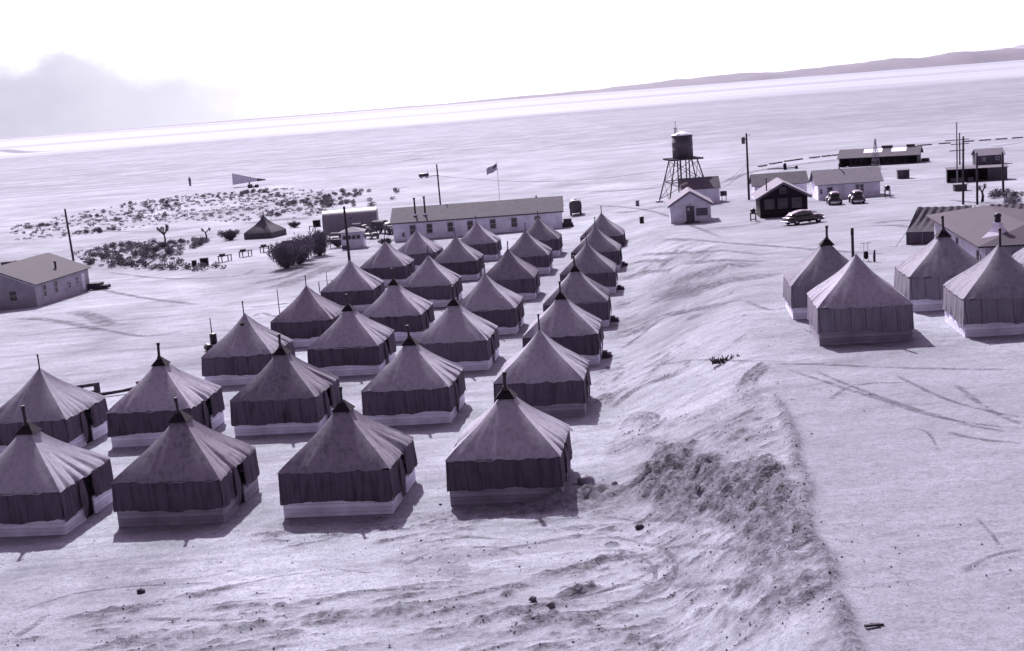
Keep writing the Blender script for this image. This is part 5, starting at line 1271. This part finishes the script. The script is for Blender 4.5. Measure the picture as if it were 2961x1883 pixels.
# oiled strips marking the far edge of the field
for i, ((x0, y0), (x1, y1)) in enumerate([((55.5, 268), (57.3, 271)), ((59, 273.5), (62, 277)), ((63.5, 279), (68, 283)), ((76, 301), (79, 303)) if False else ((70.3, 284), (72.6, 285.5)), ((73.6, 286), (75.6, 287)), ((76.2, 287), (78.4, 287.6)), ((79.5, 288), (82.0, 288.6)),
        ((99.8, 299.5), (103.2, 299.8)), ((105.2, 300), (107.8, 300)), ((111.2, 301), (113.8, 301)), ((115, 300.5), (117.6, 300.3)), ((118.7, 300), (121.3, 299.6)), ((122.4, 299.4), (124.8, 299)), ((126, 298.8), (128.4, 298.6))]):
    k = MB(); d = Vector((x1 - x0, y1 - y0)); L_ = d.length; k.box((0, 0, .12), (L_, .9, .3), math.atan2(d.y, d.x))
    xm, ym = (x0 + x1) / 2, (y0 + y1) / 2; o = k.build('marker_strip', 'strip'); o.location = (xm, ym, gz(xm, ym))
    tag(o, 'low dark strip in the dashed line across the far flat', 'marker strip', 'dashed line of dark strips')

# far hills
def hills(name, x0, x1, y, prof, v, depth):
    n = 240; k = MB(); R = random.Random(len(name) * 3 + int(y)); vs = []
    for j in range(5):
        for i in range(n + 1):
            u = i / n; x = x0 + (x1 - x0) * u
            hgt = float(np.interp(u, [p[0] for p in prof], [p[1] for p in prof]))
            nz = .5 + .35 * mn.noise((u * 14, y * .01, 1)) + .22 * mn.noise((u * 45, y * .01, 2)) + .1 * mn.noise((u * 130, 1, 3))
            f = (0, .5, .85, 1.0, .6)[j] + (.08 * mn.noise((u * 70, j, 4)) if 0 < j < 3 else 0)
            vs.append((x, y + depth * j + (200 * mn.noise((u * 40, j, 5)) if 0 < j < 4 else 0), -8 + hgt * (.35 + nz) * f))
    k.add(vs, [(j * (n + 1) + i, j * (n + 1) + i + 1, (j + 1) * (n + 1) + i + 1, (j + 1) * (n + 1) + i) for j in range(4) for i in range(n)], True)
    o = k.build(name, mat(name + '_soil', v, .2, .002)); o['kind'] = 'structure'
hills('near_hills', -9000, 9500, 13000, [(0, 10), (.3, 14), (.42, 18), (.46, 26), (.52, 44), (.58, 74), (.65, 112), (.70, 132), (.77, 158), (.9, 165), (1, 170)], .12, 350)
hills('far_hills', 3500, 13500, 19500, [(0, 0), (.25, 60), (.4, 170), (.5, 260), (.62, 330), (1, 360)], .26, 500)

build_ground()

# ------------------------------------------------------------------ camera, light, sky
cam = bpy.data.cameras.new('camera'); co = bpy.data.objects.new('camera', cam); COL.objects.link(co)
cam.sensor_fit = 'HORIZONTAL'; cam.sensor_width = 36; cam.lens = 36 * 3609.8 / 2961
cam.clip_start = 0.5; cam.clip_end = 60000
p_, r_ = 0.180069, 0.0774174
fwd = Vector((0, math.cos(p_), -math.sin(p_))); up = Vector((0, math.sin(p_), math.cos(p_))); rt = Vector((1, 0, 0))
X = rt * math.cos(r_) - up * math.sin(r_); Y = up * math.cos(r_) + rt * math.sin(r_)
X, Y = Vector(X), Vector(Y)
Mx = Matrix((X, Y, -fwd)).transposed().to_4x4(); Mx.translation = Vector((0, 0, 17.11))
co.matrix_world = Mx; SC.camera = co

EL = math.radians(42); AZ = math.atan2(0.21, 1.0)     # the sun stands behind the camp, slightly to the west
sv = Vector((-math.sin(AZ) * math.cos(EL), math.cos(AZ) * math.cos(EL), math.sin(EL)))
sun = bpy.data.lights.new('sun', 'SUN'); sun.energy = 5.0; sun.angle = math.radians(0.6); sun.color = (1.0, 0.985, 0.96)
so = bpy.data.objects.new('sun', sun); COL.objects.link(so); so.rotation_euler = sv.to_track_quat('Z', 'Y').to_euler()

w = bpy.data.worlds.new('World'); SC.world = w; w.use_nodes = True
nt = w.node_tree; N = nt.nodes; LK = nt.links; bg = N['Background']
sky = N.new('ShaderNodeTexSky'); sky.sky_type = 'NISHITA'; sky.sun_disc = False; sky.sun_elevation = EL; sky.sun_rotation = -AZ
sky.air_density = 1.0; sky.dust_density = 2.0
def nd(t_, **k):
    n = N.new(t_)
    for a, b_ in k.items(): setattr(n, a, b_)
    return n
def lk(a, b_): LK.new(a, b_)
bw = nd('ShaderNodeRGBToBW'); lk(sky.outputs[0], bw.inputs[0])
def mixn(fac, a, b_, mode='MIX'):
    m = nd('ShaderNodeMix', data_type='RGBA', blend_type=mode)
    for s_, v in ((m.inputs[0], fac), (m.inputs[6], a), (m.inputs[7], b_)):
        if isinstance(v, (int, float)): s_.default_value = v if s_ == m.inputs[0] else (v, v, v, 1)
        elif isinstance(v, tuple): s_.default_value = v
        else: lk(v, s_)
    return m.outputs[2]
def rampn(fac, stops, interp='LINEAR'):
    r = nd('ShaderNodeValToRGB'); r.color_ramp.interpolation = interp; e = r.color_ramp.elements
    while len(e) < len(stops): e.new(.5)
    for i, (p, c) in enumerate(stops): e[i].position = p; e[i].color = (c, c, c, 1)
    lk(fac, r.inputs[0]); return r.outputs[0]
def mth(op, a, b_=0.0):
    m = nd('ShaderNodeMath', operation=op)
    for i, v in enumerate((a, b_)):
        if isinstance(v, (int, float)): m.inputs[i].default_value = v
        else: lk(v, m.inputs[i])
    return m.outputs[0]
tc = nd('ShaderNodeTexCoord'); sp = nd('ShaderNodeSeparateXYZ'); lk(tc.outputs['Generated'], sp.inputs[0])
tint = mixn(1.0, bw.outputs[0], (2.1, 1.58, 2.3, 1), 'MULTIPLY')
sunside = rampn(mth('ADD', mth('MULTIPLY', sp.outputs[1], 0.5), 0.5), [(0.1, 0.22), (0.5, 0.62), (0.95, 1.0)])   # the sky is brighter on the sun's side
tint = mixn(1.0, tint, sunside, 'MULTIPLY')
# glaring white haze low in the sky
el = sp.outputs[2]
haze = mth('MULTIPLY', rampn(el, [(0.0, 1.0), (0.16, 1.0), (0.34, 0.0)], 'EASE'), rampn(sp.outputs[1], [(0.15, 0.06), (0.75, 1.0)]))
col = mixn(haze, tint, (9.4, 9.4, 9.6, 1))
# lilac cloud bank on the left, low over the horizon
az = mth('DIVIDE', sp.outputs[0], mth('MAXIMUM', sp.outputs[1], 0.05))
ns = nd('ShaderNodeTexNoise'); ns.inputs['Scale'].default_value = 13.0; ns.inputs['Detail'].default_value = 7.0; ns.inputs['Roughness'].default_value = .6
mp = nd('ShaderNodeMapping'); mp.inputs['Scale'].default_value = (1, 1, 1.6); lk(tc.outputs['Generated'], mp.inputs[0]); lk(mp.outputs[0], ns.inputs[0])
nf = mth('MULTIPLY', mth('SUBTRACT', ns.outputs[0], .5), 1.0)
edge = rampn(mth('DIVIDE', mth('ADD', az, 0.46), 0.32), [(0.0, 0.66), (0.17, 0.70), (0.35, 0.76), (0.45, 0.74), (0.55, 0.58), (0.70, 0.55), (0.83, 0.44), (0.90, 0.30), (0.96, 0.12), (1.0, 0.0)])
top = mth('ADD', mth('MULTIPLY', edge, 0.1), mth('MULTIPLY', nf, 0.095))
top = mth('SUBTRACT', top, rampn(mth('MULTIPLY', mth('ADD', az, 0.16), 5.0), [(0.0, 0.0), (1.0, 1.0)]))
mask = rampn(mth('MULTIPLY', mth('SUBTRACT', top, el), 26.0), [(0.0, 0.0), (1.0, 1.0)], 'EASE')
front = rampn(sp.outputs[1], [(0.0, 0.0), (0.2, 1.0)])
mask = mth('MULTIPLY', mth('MULTIPLY', mask, front), rampn(mth('ADD', mth('MULTIPLY', az, 3.0), 1.3), [(0.25, 1.0), (0.8, 0.45)]))
ns2 = nd('ShaderNodeTexNoise'); ns2.inputs['Scale'].default_value = 16.0; ns2.inputs['Detail'].default_value = 6.0; lk(mp.outputs[0], ns2.inputs[0])
cc = mixn(rampn(ns2.outputs[0], [(.35, 0.0), (.7, 1.0)]), (4.15, 4.1, 4.9, 1), (5.0, 4.95, 5.6, 1))
col = mixn(mask, col, cc)
lk(col, bg.inputs[0]); bg.inputs[1].default_value = 0.1

vs_ = SC.view_settings; vs_.view_transform = 'Standard'; vs_.look = 'None'; vs_.gamma = 1.0; vs_.exposure = 0.94
SC.cycles.use_denoising = True
# thin desert haze between the camera and the hills
hz = MB().box((0, 11000, 395), (34000, 24000, 830)).build('haze', 'black'); hz['kind'] = 'stuff'
hm = bpy.data.materials.new('haze_air'); hm.use_nodes = True; hn = hm.node_tree; hn.nodes.clear()
ho = hn.nodes.new('ShaderNodeOutputMaterial'); hv = hn.nodes.new('ShaderNodeVolumePrincipled')
hv.inputs['Color'].default_value = (.36, .36, .45, 1); hv.inputs['Density'].default_value = 2.0e-5; hv.inputs['Anisotropy'].default_value = 0.0
hn.links.new(hv.outputs[0], ho.inputs['Volume']); hz.data.materials.clear(); hz.data.materials.append(hm)
SC.cycles.max_bounces = 6; SC.cycles.transparent_max_bounces = 12
